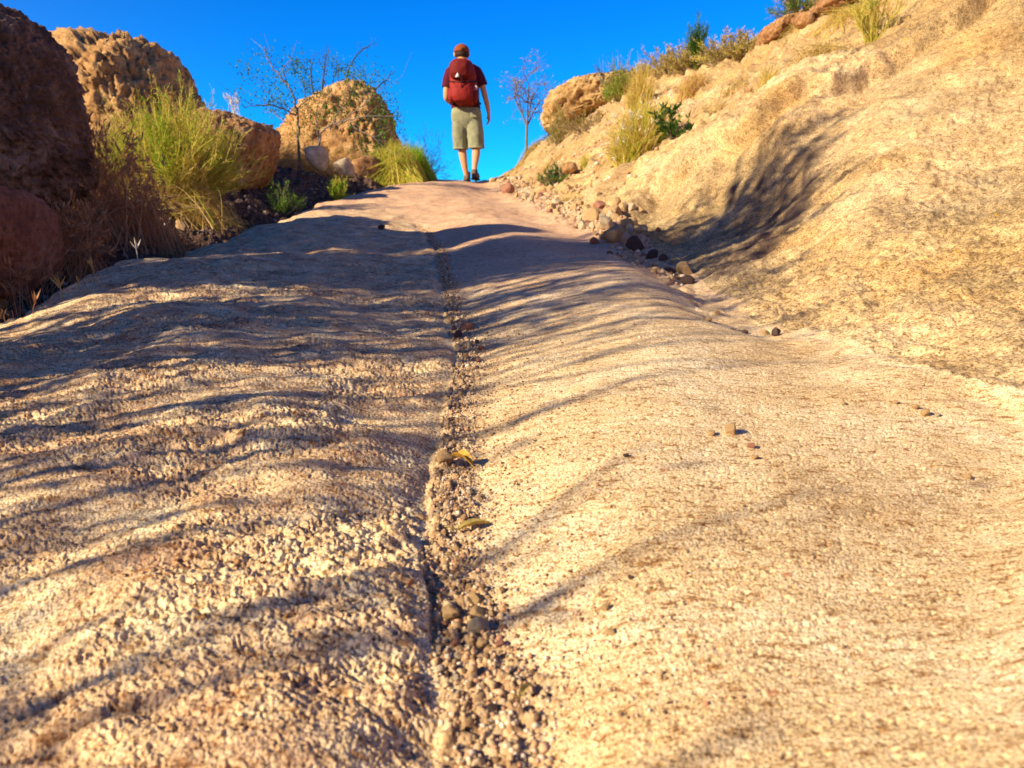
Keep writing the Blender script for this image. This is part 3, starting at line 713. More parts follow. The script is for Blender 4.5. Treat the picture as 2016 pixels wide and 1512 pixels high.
def shrub(name, label, cat, base, w, h, nstem, ntwig, stem_mat, leaf_mats, seed, leaf=0.012, nleaf=6, lw=0.3, group=None, low=0.1, dep=None, tw=0.0022, upright=0.5, flowers=None, twig_len=0.28):
    """woody fan of stems with side twigs and narrow leaves"""
    rg = np.random.default_rng(seed); base = np.array(base, float)
    root = empty(name, base, label, cat, group)
    tip = dome(nstem, w, h, rg, low, dep)
    b = np.stack([rg.normal(size=nstem) * w * .05, rg.normal(size=nstem) * w * .05, np.full(nstem, -0.03)], 1)
    sp = bend(b, tip, rg.uniform(-.2, .6, nstem) * h * .15, 7, rg)
    V1 = strips(sp, tw * np.linspace(2.2, .8, 7)[None] * rg.uniform(.7, 1.3, nstem)[:, None], rg)
    i = rg.integers(0, nstem, ntwig); t = rg.uniform(.3, 1, ntwig) * 5.99; j = t.astype(int)
    st = sp[i, j] + (sp[i, j + 1] - sp[i, j]) * (t - j)[:, None]
    dr = sp[i, j + 1] - sp[i, j]; dr /= np.linalg.norm(dr, axis=1, keepdims=True) + 1e-9
    dr = dr + rg.normal(size=(ntwig, 3)) * .45; dr[:, 2] += upright; dr /= np.linalg.norm(dr, axis=1, keepdims=True)
    ln = rg.uniform(.4, 1, ntwig) * h * twig_len
    tp = bend(st, st + dr * ln[:, None], ln * .06, 4, rg)
    V2 = strips(tp, tw * np.linspace(1, .5, 4)[None], rg)
    mesh_from('stems', *cat_mesh(V1, V2), stem_mat, root)
    if nleaf:
        m = ntwig * nleaf
        ii = np.repeat(np.arange(ntwig), nleaf); tq = rg.uniform(.1, 1, m)[:, None]
        c = tp[ii, 0] * (1 - tq) + tp[ii, -1] * tq + rg.normal(size=(m, 3)) * 0.002
        ld = np.repeat(dr, nleaf, 0) + rg.normal(size=(m, 3)) * .6; ld /= np.linalg.norm(ld, axis=1, keepdims=True)
        L = leaf * rg.uniform(.5, 1.4, m)[:, None]
        lp = np.stack([c, c + ld * L * .5, c + ld * L], 1)
        wl = np.array([[.25, 1, .1]]) * leaf * lw
        mats = leaf_mats if isinstance(leaf_mats, (list, tuple)) else [leaf_mats]
        # colour drifts through the plant in clumps
        gsel = np.clip(((vnoise(c[:, 0] * 6 / max(w, .1) * 1.0 + seed, c[:, 2] * 3 / max(h, .1), c[:, 1] * 3 / max(w, .1), seed) + rg.normal(size=m) * .25 + .5) * len(mats)).astype(int), 0, len(mats) - 1)
        for q, mm in enumerate(mats):
            if (gsel == q).sum() > 2: mesh_from('foliage', *strips(lp[gsel == q], np.repeat(wl, (gsel == q).sum(), 0), rg), mm, root)
    if flowers:
        fm, fn, fs_ = flowers
        i = rg.integers(0, ntwig, fn); c = tp[i, -1]
        m_ = 5; cc = np.repeat(c, m_, 0); dd = rg.normal(size=(fn * m_, 3)); dd /= np.linalg.norm(dd, axis=1, keepdims=True)
        mesh_from('flowers', *strips(np.stack([cc, cc + dd * fs_ * .5, cc + dd * fs_], 1), np.array([[.3, 1, .6]]) * fs_ * .6, rg), fm, root)
    return root
def G(px, py, Y, sink=0.0):
    """point on the ground under photo pixel px at distance Y"""
    x = P(px, py, Y)[0]
    return np.array((x, Y, float(ground_z(x, Y)[0]) - sink))
def at(px, py, Y): return P(px, py, Y)
def floor_post(p):
    return p

# left side, from near to far
grass_tuft('dry_grass', 'rusty dry grass in shade between the huge dark boulder and the path, tallest clump', 'grass', G(225, 470, 2.75), .46, .42, 900, [M['rustgrass'], M['rustgrass']], 101, .0028, .1, .8, (M['rustgrass'], 260, .035), dep=.5)
grass_tuft('dry_grass', 'rusty dry grass clump left of the tallest one, over the low rust-red boulder', 'grass', G(140, 500, 2.2), .24, .23, 300, M['rustgrass'], 102, .0024, .1, .8, (M['rustgrass'], 170, .034), dep=.3)
grass_tuft('dry_grass', 'low rusty grass spilling from the ditch below the yellow-green bush', 'grass', G(300, 455, 2.9), .38, .18, 420, M['rustgrass'], 103, .0024, .15, .9, (M['rustgrass'], 90, .03), dep=.3)
grass_tuft('dry_grass', 'thin rusty grass in front of the low rust-red boulder', 'grass', G(50, 560, 1.75), .16, .17, 40, M['rustgrass'], 104, .0020, .2, .8, (M['rustgrass'], 20, .03))
def stalk(label, px, py, Y, h, lean, seed, mat):
    rg = np.random.default_rng(seed); b = G(px, py, Y); root = empty('grass_stalk', b, label, 'grass stalk')
    path = np.array([[0, 0, -.01], [lean * .3, 0, h * .45], [lean, 0, h]])
    a = tubes([path], [np.array([.0011, .0010, .0008])], 5)
    mesh_from('stem', *a, mat, root)
    n = 9; st = np.repeat(path[None, 1] * .5 + path[None, 2] * .5, n, 0) + rg.normal(size=(n, 3)) * .001
    d_ = np.stack([rg.normal(size=n) * .35 + lean / h, rg.normal(size=n) * .3, np.ones(n)], 1); L = rg.uniform(.4, .85, n)[:, None] * h
    en = st + d_ * L
    mid = st + d_ * L * .45; 
    mesh_from('seed_head', *strips(np.stack([st, mid, en], 1), np.array([[.0012, .0034, .0003]]), rg), mat, root)
stalk('straw-coloured forked seed stalk at the far left edge of the slab, lit by the sun', 122, 562, 1.47, .030, -.006, 1, M['straw'])
stalk('single pale seed head standing on the slab edge, rightmost of the little stalks', 272, 516, 1.86, .034, -.003, 2, M['white'])
stalk('small straw stalk between the forked one and the pale one', 186, 540, 1.62, .026, -.006, 3, M['straw'])
stalk('shortest straw stalk, just right of the forked one', 153, 556, 1.52, .018, .001, 4, M['straw'])
stalk('thin stalk leaning beside the short straw stalk', 60, 585, 1.35, .03, .01, 5, M['rustgrass'])

shrub('yellow_green_bush', 'large sunlit yellow-green bush beside the huge dark boulder', 'bush', G(350, 420, 3.6), .76, .50, 520, 4200, M['goldgreen'], [M['straw'], M['ygreen'], M['ygreen'], M['brightgreen']], 111, .020, 7, .14, low=.15, tw=.0026, upright=.8, twig_len=.24, dep=.7)
grass_tuft('straw_grass', 'golden straw skirt of dry grass around the foot of the large yellow-green bush', 'grass', G(360, 430, 3.5), .58, .24, 1400, [M['straw'], M['straw'], M['goldgreen']], 112, .0032, .2, .7, low=.0, dep=.5)
grass_tuft('straw_grass', 'sunlit straw grass between the large yellow-green bush and the craggy outcrop', 'grass', G(255, 330, 4.1), .6, .52, 800, [M['straw'], M['goldgreen'], M['rustgrass']], 113, .0032, .15, .8, low=.3)
shrub('green_bush', 'small dark green bush in front of the rust-brown angular boulder', 'bush', G(556, 385, 4.4), .26, .19, 60, 300, M['twig'], [M['darkgreen'], M['green'], M['brightgreen']], 114, .018, 6, .2, upright=1.0)
shrub('green_bush', 'small bright green bush below the pale tilted block', 'bush', G(668, 378, 5.3), .19, .20, 50, 320, M['goldgreen'], [M['brightgreen'], M['brightgreen'], M['goldgreen']], 115, .018, 7, .2, upright=1.0)
grass_tuft('grass_mound', 'broad golden and green mound of grass at the edge of the path near the walker', 'grass', G(778, 372, 7.8), .62, .46, 5200, [M['goldgreen'], M['ygreen'], M['goldgreen']], 116, .006, .04, .8, low=.55, dep=.7)
grass_tuft('grass_mound', 'bright green crown of grass at the right of the broad golden mound', 'grass', G(812, 368, 8.2), .50, .42, 3000, [M['brightgreen'], M['ygreen'], M['brightgreen']], 117, .006, .04, .8, low=.55, dep=.5)
shrub('brown_shrub', 'airy grey-brown shrub behind the golden grass mound, close to the walker', 'shrub', G(825, 362, 9.6), .95, .62, 70, 700, M['greybrown'], [M['greybrown'], M['olive']], 118, .016, 6, .3, upright=.4, low=.05)
grass_tuft('white_plumes', 'thin white plumes against the sky above the rust-brown angular boulder', 'grass', at(461, 232, 5.0), .16, .16, 26, M['white'], 119, .004, .02, .4, (M['white'], 12, .035), low=.75)
grass_tuft('straw_grass', 'straw grass filling the gap between the angular boulder and the pale block', 'grass', G(585, 350, 6.6), .7, .42, 800, [M['straw'], M['olive'], M['rustgrass']], 120, .004, .15, .9, low=.1)
grass_tuft('straw_grass', 'sparse brown grass under the knobbly tan boulder', 'grass', G(690, 350, 7.9), .8, .34, 700, [M['olive'], M['rustgrass'], M['straw']], 121, .004, .15, .9, low=.1)

# thorny shrub with long bare arms
def branch_plant(name, label, cat, base, lines, Y, trunk_mat, leaf_mat, seed, clusters, twigs=60, rad=.012, group=None, twig_len=.15, leaf=.02):
    rg = np.random.default_rng(seed); root = empty(name, base, label, cat, group)
    paths, radii = [], []
    for ln, r0, dy in lines:
        q = np.array([P(a, b, Y) for a, b in ln]); q[:, 1] += np.linspace(0, dy, len(q))
        # smooth and crook
        t = np.linspace(0, len(q) - 1, (len(q) - 1) * 5 + 1); p = np.stack([np.interp(t, range(len(q)), q[:, i]) for i in range(3)], 1)
        for _ in range(2): p[1:-1] = (p[:-2] + 2 * p[1:-1] + p[2:]) / 4
        p[1:-1] += rg.normal(size=(len(p) - 2, 3)) * r0 * .5
        paths.append(p - base); radii.append(r0 * np.linspace(1, .3, len(p)))
    mesh_from('trunk', *tubes(paths, radii, 6), trunk_mat, root)
    tw, tr = [], []
    for i in range(twigs):
        p = paths[rg.integers(0, len(paths))]; k = rg.integers(len(p) // 3, len(p) - 1)
        d_ = (p[k + 1 if k + 1 < len(p) else k] - p[k - 1]); d_ = d_ / (np.linalg.norm(d_) + 1e-9) + rg.normal(size=3) * .7; d_[2] += .25; L = rg.uniform(.3, 1) * twig_len
        a = p[k]; tw.append(np.array([a, a + d_ * L * .5 + rg.normal(size=3) * L * .08, a + d_ * L + rg.normal(size=3) * L * .15])); tr.append(np.array([rad * .22, rad * .16, rad * .08]))
    if tw: mesh_from('twigs', *tubes(tw, tr, 4), trunk_mat, root)
    cs = [P(a, b, Y) - base for a, b in clusters] + [t_[-1] for t_ in tw[::3]]
    if leaf_mat is not None and cs:
        n = 64; c = np.repeat(np.array(cs), n, 0) + rg.normal(size=(len(cs) * n, 3)) * leaf * (2.1, 1.6, 2.1)
        d_ = rg.normal(size=c.shape); d_ /= np.linalg.norm(d_, axis=1, keepdims=True)
        mesh_from('foliage', *strips(np.stack([c, c + d_ * leaf * .4, c + d_ * leaf * .8], 1), np.array([[.3, 1, .2]]) * leaf * .35, rg), leaf_mat, root)
    return root
b = G(592, 345, 6.3)
bp = 756 - 0
lines = [([(590, 330), (586, 270), (583, 225), (575, 190), (566, 165), (548, 148), (530, 128), (518, 108), (512, 86)], .012, .1),
         ([(566, 165), (561, 148), (562, 135), (572, 126), (584, 124)], .006, -.1), ([(583, 228), (562, 216), (540, 210), (520, 214), (502, 217)], .008, -.2),
         ([(560, 240), (545, 228), (525, 216), (505, 212)], .005, .2), ([(583, 222), (560, 205), (540, 198), (524, 192)], .005, .1), ([(583, 225), (585, 205), (600, 190), (612, 175)], .006, .2),
         ([(628, 300), (632, 275), (645, 258), (662, 250), (690, 246), (730, 238), (784, 240)], .009, -.3), ([(650, 255), (665, 232), (680, 205), (690, 188), (705, 160)], .007, -.2),
         ([(662, 250), (700, 225), (735, 210), (760, 190)], .006, -.3), ([(628, 290), (622, 255), (620, 220), (625, 190), (632, 160)], .007, .1),
         ([(690, 246), (715, 262), (745, 275), (776, 262)], .005, -.2)]
clus = [(562, 132), (575, 126), (584, 134), (590, 124), (520, 105), (558, 186), (570, 196), (548, 190), (525, 194), (600, 160), (612, 178), (625, 178), (545, 213), (600, 268), (595, 255), (640, 215), (655, 205), (668, 212),
        (690, 190), (700, 205), (672, 232), (705, 228), (730, 210), (745, 226), (757, 240), (768, 232), (776, 224), (760, 262), (750, 275), (735, 290), (715, 275), (700, 262), (770, 250), (640, 240), (618, 225), (602, 215)]
branch_plant('thorny_shrub', 'thorny shrub with crooked arms and green leaf tufts before the knobbly tan boulder', 'shrub', b, lines, 6.3, M['twig'], M['green'], 131, clus, 46, .009, twig_len=.20, leaf=.026)
b = G(640, 330, 11.5)
lines = [([(622, 330), (618, 230), (613, 150), (611, 115)], .022, 0), ([(630, 330), (628, 220), (634, 130), (636, 100)], .020, .2), ([(636, 330), (640, 220), (648, 150), (656, 118)], .016, .3),
         ([(645, 330), (665, 220), (682, 150), (700, 110), (728, 88)], .020, 0), ([(640, 330), (665, 200), (673, 130)], .014, -.2), ([(650, 330), (700, 230), (745, 160), (772, 130)], .018, .3), ([(625, 330), (600, 210), (594, 160)], .014, .1)]
branch_plant('ocotillo', 'ocotillo with tall wand-like stems rising behind the knobbly tan boulder', 'shrub', b, lines, 11.5, M['ocot'], M['ocot'], 132, [], 80, .016, twig_len=.10, leaf=.02)

# bare little tree right of the walker
def grow(p, d, L, r, lev, rg, out, rad, spread=.5, up=.15):
    k = 5; pts = [p]; dd = d.copy()
    for i in range(k):
        dd = dd + rg.normal(size=3) * .13; dd[2] += up * .15; dd /= np.linalg.norm(dd); pts.append(pts[-1] + dd * L / k)
    out.append(np.array(pts)); rad.append(np.linspace(r, r * .55, k + 1))
    if lev == 0: return
    for j in range(3 if lev > 1 else 4):
        i = rg.integers(2, k + 1); a = rg.normal(size=3) * spread; nd = dd + a; nd[2] += up; nd /= np.linalg.norm(nd)
        grow(pts[i], nd, L * rg.uniform(.55, .8), r * .52, lev - 1, rg, out, rad, spread, up)
def bare_tree(name, label, base, h, seed, mat, lean=(0, 0), r=.035, lev=4, leafm=None, cat='tree', trunk_frac=.38, spread=.5, up=.15):
    rg = np.random.default_rng(seed); root = empty(name, base, label, cat)
    tr = np.array([[0, 0, -.08], [lean[0] * .2, 0, h * trunk_frac * .5], [lean[0] * .5, lean[1], h * trunk_frac]]); out, rad = [], []
    for j in range(5):
        d_ = np.array([rg.uniform(-.65, .65), rg.uniform(-.5, .5), 1.0]); d_ /= np.linalg.norm(d_)
        grow(tr[-1] * rg.uniform(.8, 1) if j else tr[-1], d_, h * .34, r * .6, lev - 1, rg, out, rad, spread, up)
    mesh_from('trunk', *tubes([tr], [np.array([r, r * .8, r * .7])], 7), mat, root)
    mesh_from('crown', *tubes(out, rad, 4), mat, root)
    if leafm:
        c = np.array([p[-1] for p in out])[::2]; c = np.repeat(c, 5, 0) + rg.normal(size=(len(c) * 5, 3)) * .02; d_ = rg.normal(size=c.shape)
        mesh_from('foliage', *strips(np.stack([c, c + d_ * .01, c + d_ * .02], 1), np.array([[.003, .009, .002]]), rg), leafm, root)
    return root
bare_tree('small_tree', 'bare pale little tree standing against the sky to the right of the walker', G(1036, 300, 10.6), 1.30, 141, M['paletwig'], (.02, 0), .022, 4, M['olive'], spread=.75, up=.05)

# right slope
grass_tuft('grass_tuft', 'big pale yellow-green tuft of grass leaning on the right slope', 'grass', G(1256, 305, 4.25), .46, .34, 1900, [M['goldgreen'], M['straw'], M['ygreen']], 151, .0040, .08, .35, (M['white'], 60, .03), low=.25)
shrub('leafy_plant', 'dark green leafy plant at the right foot of the big pale tuft', 'plant', G(1322, 285, 4.12), .26, .20, 16, 70, M['green'], [M['darkgreen'], M['green']], 152, .030, 7, .35, upright=.8)
shrub('green_bush', 'dark green bush left of the rust-coloured rock on the right slope', 'bush', G(1095, 342, 5.5), .30, .17, 60, 260, M['twig'], [M['darkgreen'], M['green'], M['olive']], 153, .022, 6, .3)
grass_tuft('grass_tuft', 'small yellow-green tuft just right of the rust-coloured rock', 'grass', G(1152, 326, 5.2), .15, .12, 160, [M['goldgreen'], M['ygreen']], 154, .0030)
shrub('green_bush', 'olive bush at the foot of the ochre skyline boulder', 'bush', G(1100, 275, 7.9), .36, .36, 50, 400, M['greybrown'], [M['olive'], M['green']], 155, .02, 6, .25)
grass_tuft('dry_grass', 'dry straw grass at the foot of the bare little tree', 'grass', G(1050, 305, 10.0), .4, .16, 420, [M['straw'], M['olive']], 156, .0045, .2, .9, low=.2)
shrub('grey_shrub', 'grey-brown scrub under the ochre skyline boulder, above the rubble', 'shrub', G(1155, 270, 6.9), .7, .20, 80, 600, M['greybrown'], [M['greybrown'], M['olive']], 157, .016, 6, .3)
shrub('green_bush', 'tall green feathery bush right of the ochre skyline boulder', 'bush', G(1215, 215, 6.9), .30, .40, 60, 500, M['olive'], [M['green'], M['brightgreen'], M['olive']], 158, .022, 6, .18, upright=1.0)
grass_tuft('grass_tuft', 'straw-yellow tuft behind the big pale tuft', 'grass', G(1258, 225, 5.7), .34, .36, 600, [M['goldgreen'], M['straw']], 159, .0040, .08, .4, low=.4)
shrub('twiggy_shrub', 'small blue-green sprig poking over the ochre boulder against the sky', 'shrub', at(1188, 158, 8.2), .22, .24, 12, 60, M['twig'], M['darkgreen'], 160, .02, 5, .2, upright=1.2)
sk = [(1232, 165, 7.3, .5, .20, 'olive skyline scrub right above the tall feathery bush', ('olive', 'green')),
      (1275, 150, 6.9, .45, .20, 'olive skyline scrub next to the right of the first one', ('olive', 'greybrown')),
      (1318, 168, 6.3, .62, .30, 'broad brown-olive scrub on the skyline, above the straw-yellow tuft', ('greybrown', 'olive')),
      (1352, 148, 6.0, .45, .24, 'brown scrub between the broad one and the feathery broom bush', ('olive', 'greybrown')),
      (1420, 138, 5.6, .52, .24, 'rounded olive scrub right of the feathery broom bush', ('olive', 'olive', 'greybrown')),
      (1465, 118, 5.4, .36, .22, 'rounded olive scrub against the long reddish boulder', ('olive', 'greybrown'))]
for i, (px, py, Y, w, h, lab, ms) in enumerate(sk):
    shrub('scrub', lab, 'shrub', G(px, py, Y), w, h * .8, 70, 620, M['greybrown'], [M[m] for m in ms] + [M['goldgreen']], 170 + i, .018, 6, .28, group='scrub along the skyline of the right slope', flowers=(M['flower'], 14 if i > 1 else 5, .012), upright=.8)
shrub('broom_bush', 'feathery blue-green broom bush standing up against the sky on the right slope', 'bush', G(1372, 120, 5.9), .22, .34, 40, 420, M['green'], [M['green'], M['darkgreen']], 181, .03, 6, .1, upright=1.4, low=.6, tw=.002)
grass_tuft('grass_tuft', 'yellow tuft below the brown scrub, on bare pale rock', 'grass', G(1362, 182, 5.1), .24, .16, 420, [M['straw'], M['goldgreen'], M['rustgrass']], 182, .0035, .1, .6, low=.2)
grass_tuft('grass_tuft', 'small pale tuft right above the dark stained and shaded hollow', 'grass', G(1508, 215, 3.45), .16, .11, 160, [M['straw'], M['goldgreen']], 183, .0026, .15, .4, low=.3)
grass_tuft('grass_tuft', 'tiny rusty tuft left of the small pale tuft above the hollow', 'grass', G(1470, 190, 4.0), .10, .09, 100, [M['rustgrass'], M['straw']], 184, .0026)
shrub('broom_bush', 'airy green-yellow bush high on the right slope, below the top edge', 'bush', G(1715, 135, 3.35), .26, .26, 60, 420, M['goldgreen'], [M['goldgreen'], M['green'], M['straw']], 185, .018, 5, .12, upright=1.1, low=.4, tw=.0018)
grass_tuft('straw_grass', 'straw grass patch left of the airy bush high on the slope', 'grass', G(1610, 150, 3.7), .30, .10, 260, [M['straw'], M['olive']], 186, .003, .2, .9, low=.5, dep=.3)
grass_tuft('straw_grass', 'straw grass patch under the reddish boulder cut by the top edge', 'grass', G(1660, 60, 4.4), .34, .10, 260, [M['straw'], M['goldgreen']], 187, .003, .2, .9, low=.5, dep=.3)
shrub('olive_bush', 'olive bush behind the reddish boulder at the very top edge', 'bush', G(1572, 5, 5.5), .42, .26, 60, 500, M['greybrown'], [M['olive'], M['green']], 188, .018, 6, .3)
for i, (px, py, Y, w, h, lab) in enumerate([(1010, 352, 9.4, .3, .08, 'wisp of dry grass in the rubble just right of the walker'), (1120, 395, 4.2, .2, .08, 'wisp of dry grass on the rubble below the dark green bush'),
        (1200, 360, 4.6, .2, .07, 'wisp of dry grass on the pale ledge left of the hollow'), (1400, 235, 4.2, .25, .08, 'wisp of dry grass right of the dark leafy plant'), (1560, 95, 4.9, .2, .1, 'wisp of dry grass under the long reddish boulder'),
        (1440, 205, 4.4, .2, .08, 'wisp of dry grass on bare rock left of the tiny rusty tuft'), (1080, 320, 7.0, .4, .1, 'wisp of dry grass between the dark green bush and the olive bush')]):
    grass_tuft('dry_grass', lab, 'grass', G(px, py, Y), w, h, 110, [M['straw'], M['olive']], 200 + i, .003, .2, .8, low=.1, group='wisps of dry grass on the right slope')

# plants outside the frame on the left, whose shadows fall across the path
def tall_weed(label, x, y, w, h, n, nt, seed, nl=3, leaf=.02, tw=.0075):
    return shrub('tall_dry_weed', label, 'shrub', (x, y, H(x, y)), w, h, n, nt, M['greybrown'], [M['olive'], M['straw']], seed, leaf, nl, .3, group='tall dry weeds outside the photo', low=.5, tw=tw, upright=1.0)
shrub('tall_bush', 'tall leafy bush outside the photo, between the tall weeds and the rounded boulder', 'bush', (-1.85, 1.0, H(-1.85, 1.0)), .95, 2.1, 80, 1500, M['greybrown'], [M['olive'], M['green']], 305, .035, 15, .34, low=.45, tw=.007, upright=.8)
tall_weed('tall dry weed outside the photo, nearest the low rust-red boulder', -1.6, .5, .8, 1.5, 40, 480, 301, 7, .03)
tall_weed('tall dry weed outside the photo, between the others', -1.5, .15, .7, 1.25, 34, 220, 304, 3, .03)
tall_weed('tall dry weed outside the photo, left of the photographer', -1.35, -.2, .8, .98, 30, 130, 302, 2, .03)
tall_weed('tall dry weed outside the photo, behind the photographer', -1.3, -.6, .8, 1.1, 20, 70, 303, 1, .03)

# ------------------------------------------------------------------ stones
stone_src = {}
def stone_mesh(kind, k):
    key = (kind, k)
    if key not in stone_src:
        rg = np.random.default_rng(900 + k); v, f = ico(4)
        e = np.array([1, rg.uniform(.65, .95), rg.uniform(.55, .8)])
        p = crag(v * e, .9, 900 + k, 16, .035, 1.4, .55)
        me = bpy.data.meshes.new('stone'); me.from_pydata(p.tolist(), [], f.tolist()); me.materials.append(M[kind])
        me.polygons.foreach_set('use_smooth', np.full(len(f), True)); me.update(); stone_src[key] = me
    return stone_src[key]
def stone(px, py, s, kind, label, Y=None, group=None, name='stone', stretch=1.0, sink=.25):
    Y = Y or ray_ground(px, py)
    x = P(px, py, Y)[0]; r = s * Y / F / 2 * 1.4
    o = bpy.data.objects.new(name, stone_mesh(kind, random.randrange(7))); COL.objects.link(o)
    z = float(ground_z(x, Y)[0])
    o.location = (x, Y, z + r * (.7 - sink)); o.scale = (r * stretch, r, r)
    o.rotation_euler = (random.uniform(-.5, .5), random.uniform(-.5, .5), random.uniform(0, 6.28))
    return tag(o, label, 'stone', group)
def ray_ground(px, py):
    ys_ = np.exp(np.linspace(math.log(.25), math.log(12), 900)); d_ = P(px, py, 1.0)
    h = height(d_[0] * ys_, ys_); k = np.argmax(h >= d_[2] * ys_)
    return float(ys_[k]) if (h >= d_[2] * ys_).any() else 5.0
T, D_, Rr, Pp = 'tanstone', 'darkstone', 'redstone', 'palerock'
named = [
 (1210, 478, 44, T, 'largest tan stone at the near end of the pile beside the channel'), (1193, 458, 34, Pp, 'long pale stone leaning on the largest tan stone of the pile'),
 (1232, 452, 30, T, 'tan stone at the right side of the pile, against the golden bank'), (1165, 440, 30, T, 'tan stone at the left side of the pile beside the channel'),
 (1205, 430, 34, T, 'tan stone at the back of the pile beside the channel'), (1148, 452, 22, Pp, 'small pale stone at the left front of the pile'),
 (1180, 420, 22, Rr, 'reddish stone at the far back of the pile'), (1246, 470, 16, D_, 'small dark chip at the right front of the pile'),
 (1000, 382, 22, Rr, 'rust-coloured stone alone at the top of the channel, nearest the walker'),
 (1250, 497, 32, D_, 'dark stone in the channel, just below the tan pile'), (1284, 508, 20, D_, 'small dark stone right of the dark one below the tan pile'),
 (1305, 512, 15, D_, 'tiny dark stone at the right end of the dark row below the pile'), (1268, 510, 14, Rr, 'reddish chip in front of the dark row below the pile'),
 (1316, 545, 22, D_, 'dark stone at the left of the lower dark cluster in the channel'), (1350, 540, 30, T, 'large brown stone of the lower dark cluster in the channel'),
 (1352, 562, 24, D_, 'flat dark stone in front of the lower dark cluster'), (1300, 548, 12, T, 'small brown chip left of the lower dark cluster'),
 (1395, 632, 12, T, 'tan chip in the channel right of the leaf-like shadow'), (1412, 626, 11, T, 'second tan chip, just right of the first one in the channel'),
 (1465, 655, 12, D_, 'brown chip left of the pair of stones in the middle of the channel'), (1505, 660, 17, T, 'left stone of the pair in the middle of the channel'),
 (1528, 664, 19, D_, 'dark right stone of the pair in the middle of the channel'), (1548, 655, 10, T, 'tiny stone above the pair in the middle of the channel'),
 (1802, 806, 15, T, 'left stone of the trio low in the channel'), (1822, 814, 16, T, 'middle stone of the trio low in the channel'), (1846, 818, 11, Pp, 'right stone of the trio low in the channel'),
 (1762, 796, 9, T, 'lone pebble left of the trio low in the channel'),
 (1438, 854, 24, T, 'brown stone standing out on the pale right slab, largest there'), (1400, 857, 14, T, 'small stone left of the brown one on the pale right slab'),
 (1477, 882, 15, Rr, 'small stone right of the brown one on the pale right slab'), (1486, 906, 13, T, 'pebble below the brown stone on the pale right slab'),
 (1232, 903, 10, D_, 'dark speck of stone near the middle of the pale right slab'), (1905, 941, 13, T, 'small stone at the far right of the pale slab'),
 (1660, 799, 9, T, 'tiny pebble between the brown stone and the channel trio'), (1783, 886, 8, Rr, 'reddish pebble below the channel trio'),
 (1193, 1197, 18, T, 'pale chip on the near right slab, upper of two'), (1203, 1243, 20, T, 'pale chip on the near right slab, lower of two'), (1241, 1141, 11, D_, 'dark pebble above the two pale chips'),
 (752, 451, 12, D_, 'dark stone standing in the smooth shadow left of the crack'),
 (920, 650, 20, Rr, 'reddish stone in the crack, where the branch shadows cross it'), (902, 668, 18, D_, 'dark stone in the crack below the reddish one'),
 (948, 690, 14, Rr, 'small red stone at the right edge of the crack'), (925, 684, 14, Pp, 'pale pebble in the crack beside the small red stone'), (893, 655, 12, D_, 'small dark stone at the left edge of the crack'),
 (878, 918, 30, T, 'tan stone under the stem of the yellow dried leaf'), (925, 978, 12, Pp, 'white pebble in the crack below the yellow dried leaf'), (944, 982, 10, T, 'brown pebble right of the white one'),
 (886, 1226, 38, T, 'tan pointed stone at the left edge of the crack, near the bottom'), (938, 1190, 30, T, 'rounded tan stone in the crack, behind the pale oval one'),
 (942, 1222, 28, T, 'tan stone in the crack touching the pale oval one'), (944, 1250, 42, Pp, 'pale oval stone lying in the crack near the bottom'),
 (990, 1243, 18, Rr, 'pinkish pebble right of the pale oval stone'), (984, 1277, 17, Rr, 'red pebble below the pale oval stone'), (897, 1281, 18, Rr, 'dark red pebble left of the pale oval stone'),
 (950, 1278, 22, T, 'brown pebble touching the front of the pale oval stone'), (882, 1100, 13, T, 'orange-tan pebble in the crack below the twisted dry leaf'), (968, 1410, 26, D_, 'dark stone at the bottom of the crack'),
 (925, 1165, 15, T, 'small tan pebble at the back of the near stones in the crack'), (925, 1360, 20, T, 'tan pebble in the bottom part of the crack'), (1005, 1330, 18, Pp, 'pale pebble at the lower right of the crack')]
for px, py, s_, kd, lab in named: stone(px, py, s_, kd, lab)
kinds = [T, T, Pp, Rr, D_]
for i in range(70):
    y = math.exp(random.uniform(math.log(.33), math.log(2.6))); xk = float(curves(np.array([0.]), np.array([y]))[2][0])
    x = xk + random.uniform(.0, .028) + max(0, random.gauss(0, .012)); t_ = (x, y)
    r = random.uniform(.0018, .0042) * (1 + .5 * (y > 1))
    o = bpy.data.objects.new('pebble', stone_mesh(random.choice(kinds), random.randrange(7))); COL.objects.link(o)
    o.location = (x, y, float(ground_z(x, y)[0]) + r * .4); o.scale = (r, r, r); o.rotation_euler = (random.random() * 3, random.random() * 3, random.random() * 6)
    tag(o, 'small pebble among the gravel that fills the crack', 'pebble', 'pebbles lying in the gravel of the crack')
for i in range(190):
    y = random.uniform(2.5, 9.5) if i < 140 else random.uniform(2.35, 3.3); xc = float(curves(np.array([0.]), np.array([y]))[1][0])
    x = xc + random.gauss(.03, .05) + (y > 2.7) * random.uniform(-.02, .16) * min(1, y / 5); r = random.uniform(.009, .027) * (1 + y * .09) * (.75 if y < 2.9 else 1)
    o = bpy.data.objects.new('rubble_stone', stone_mesh(random.choice([T, T, T, Pp, Pp, Rr]), random.randrange(7))); COL.objects.link(o)
    o.location = (x, y, float(ground_z(x, y)[0]) + r * .3); o.scale = (r, r, r); o.rotation_euler = (random.random() * 3, random.random() * 3, random.random() * 6)
    tag(o, 'broken tan rubble stone lying in the channel along the golden bank', 'stone', 'rubble stones in the upper channel')
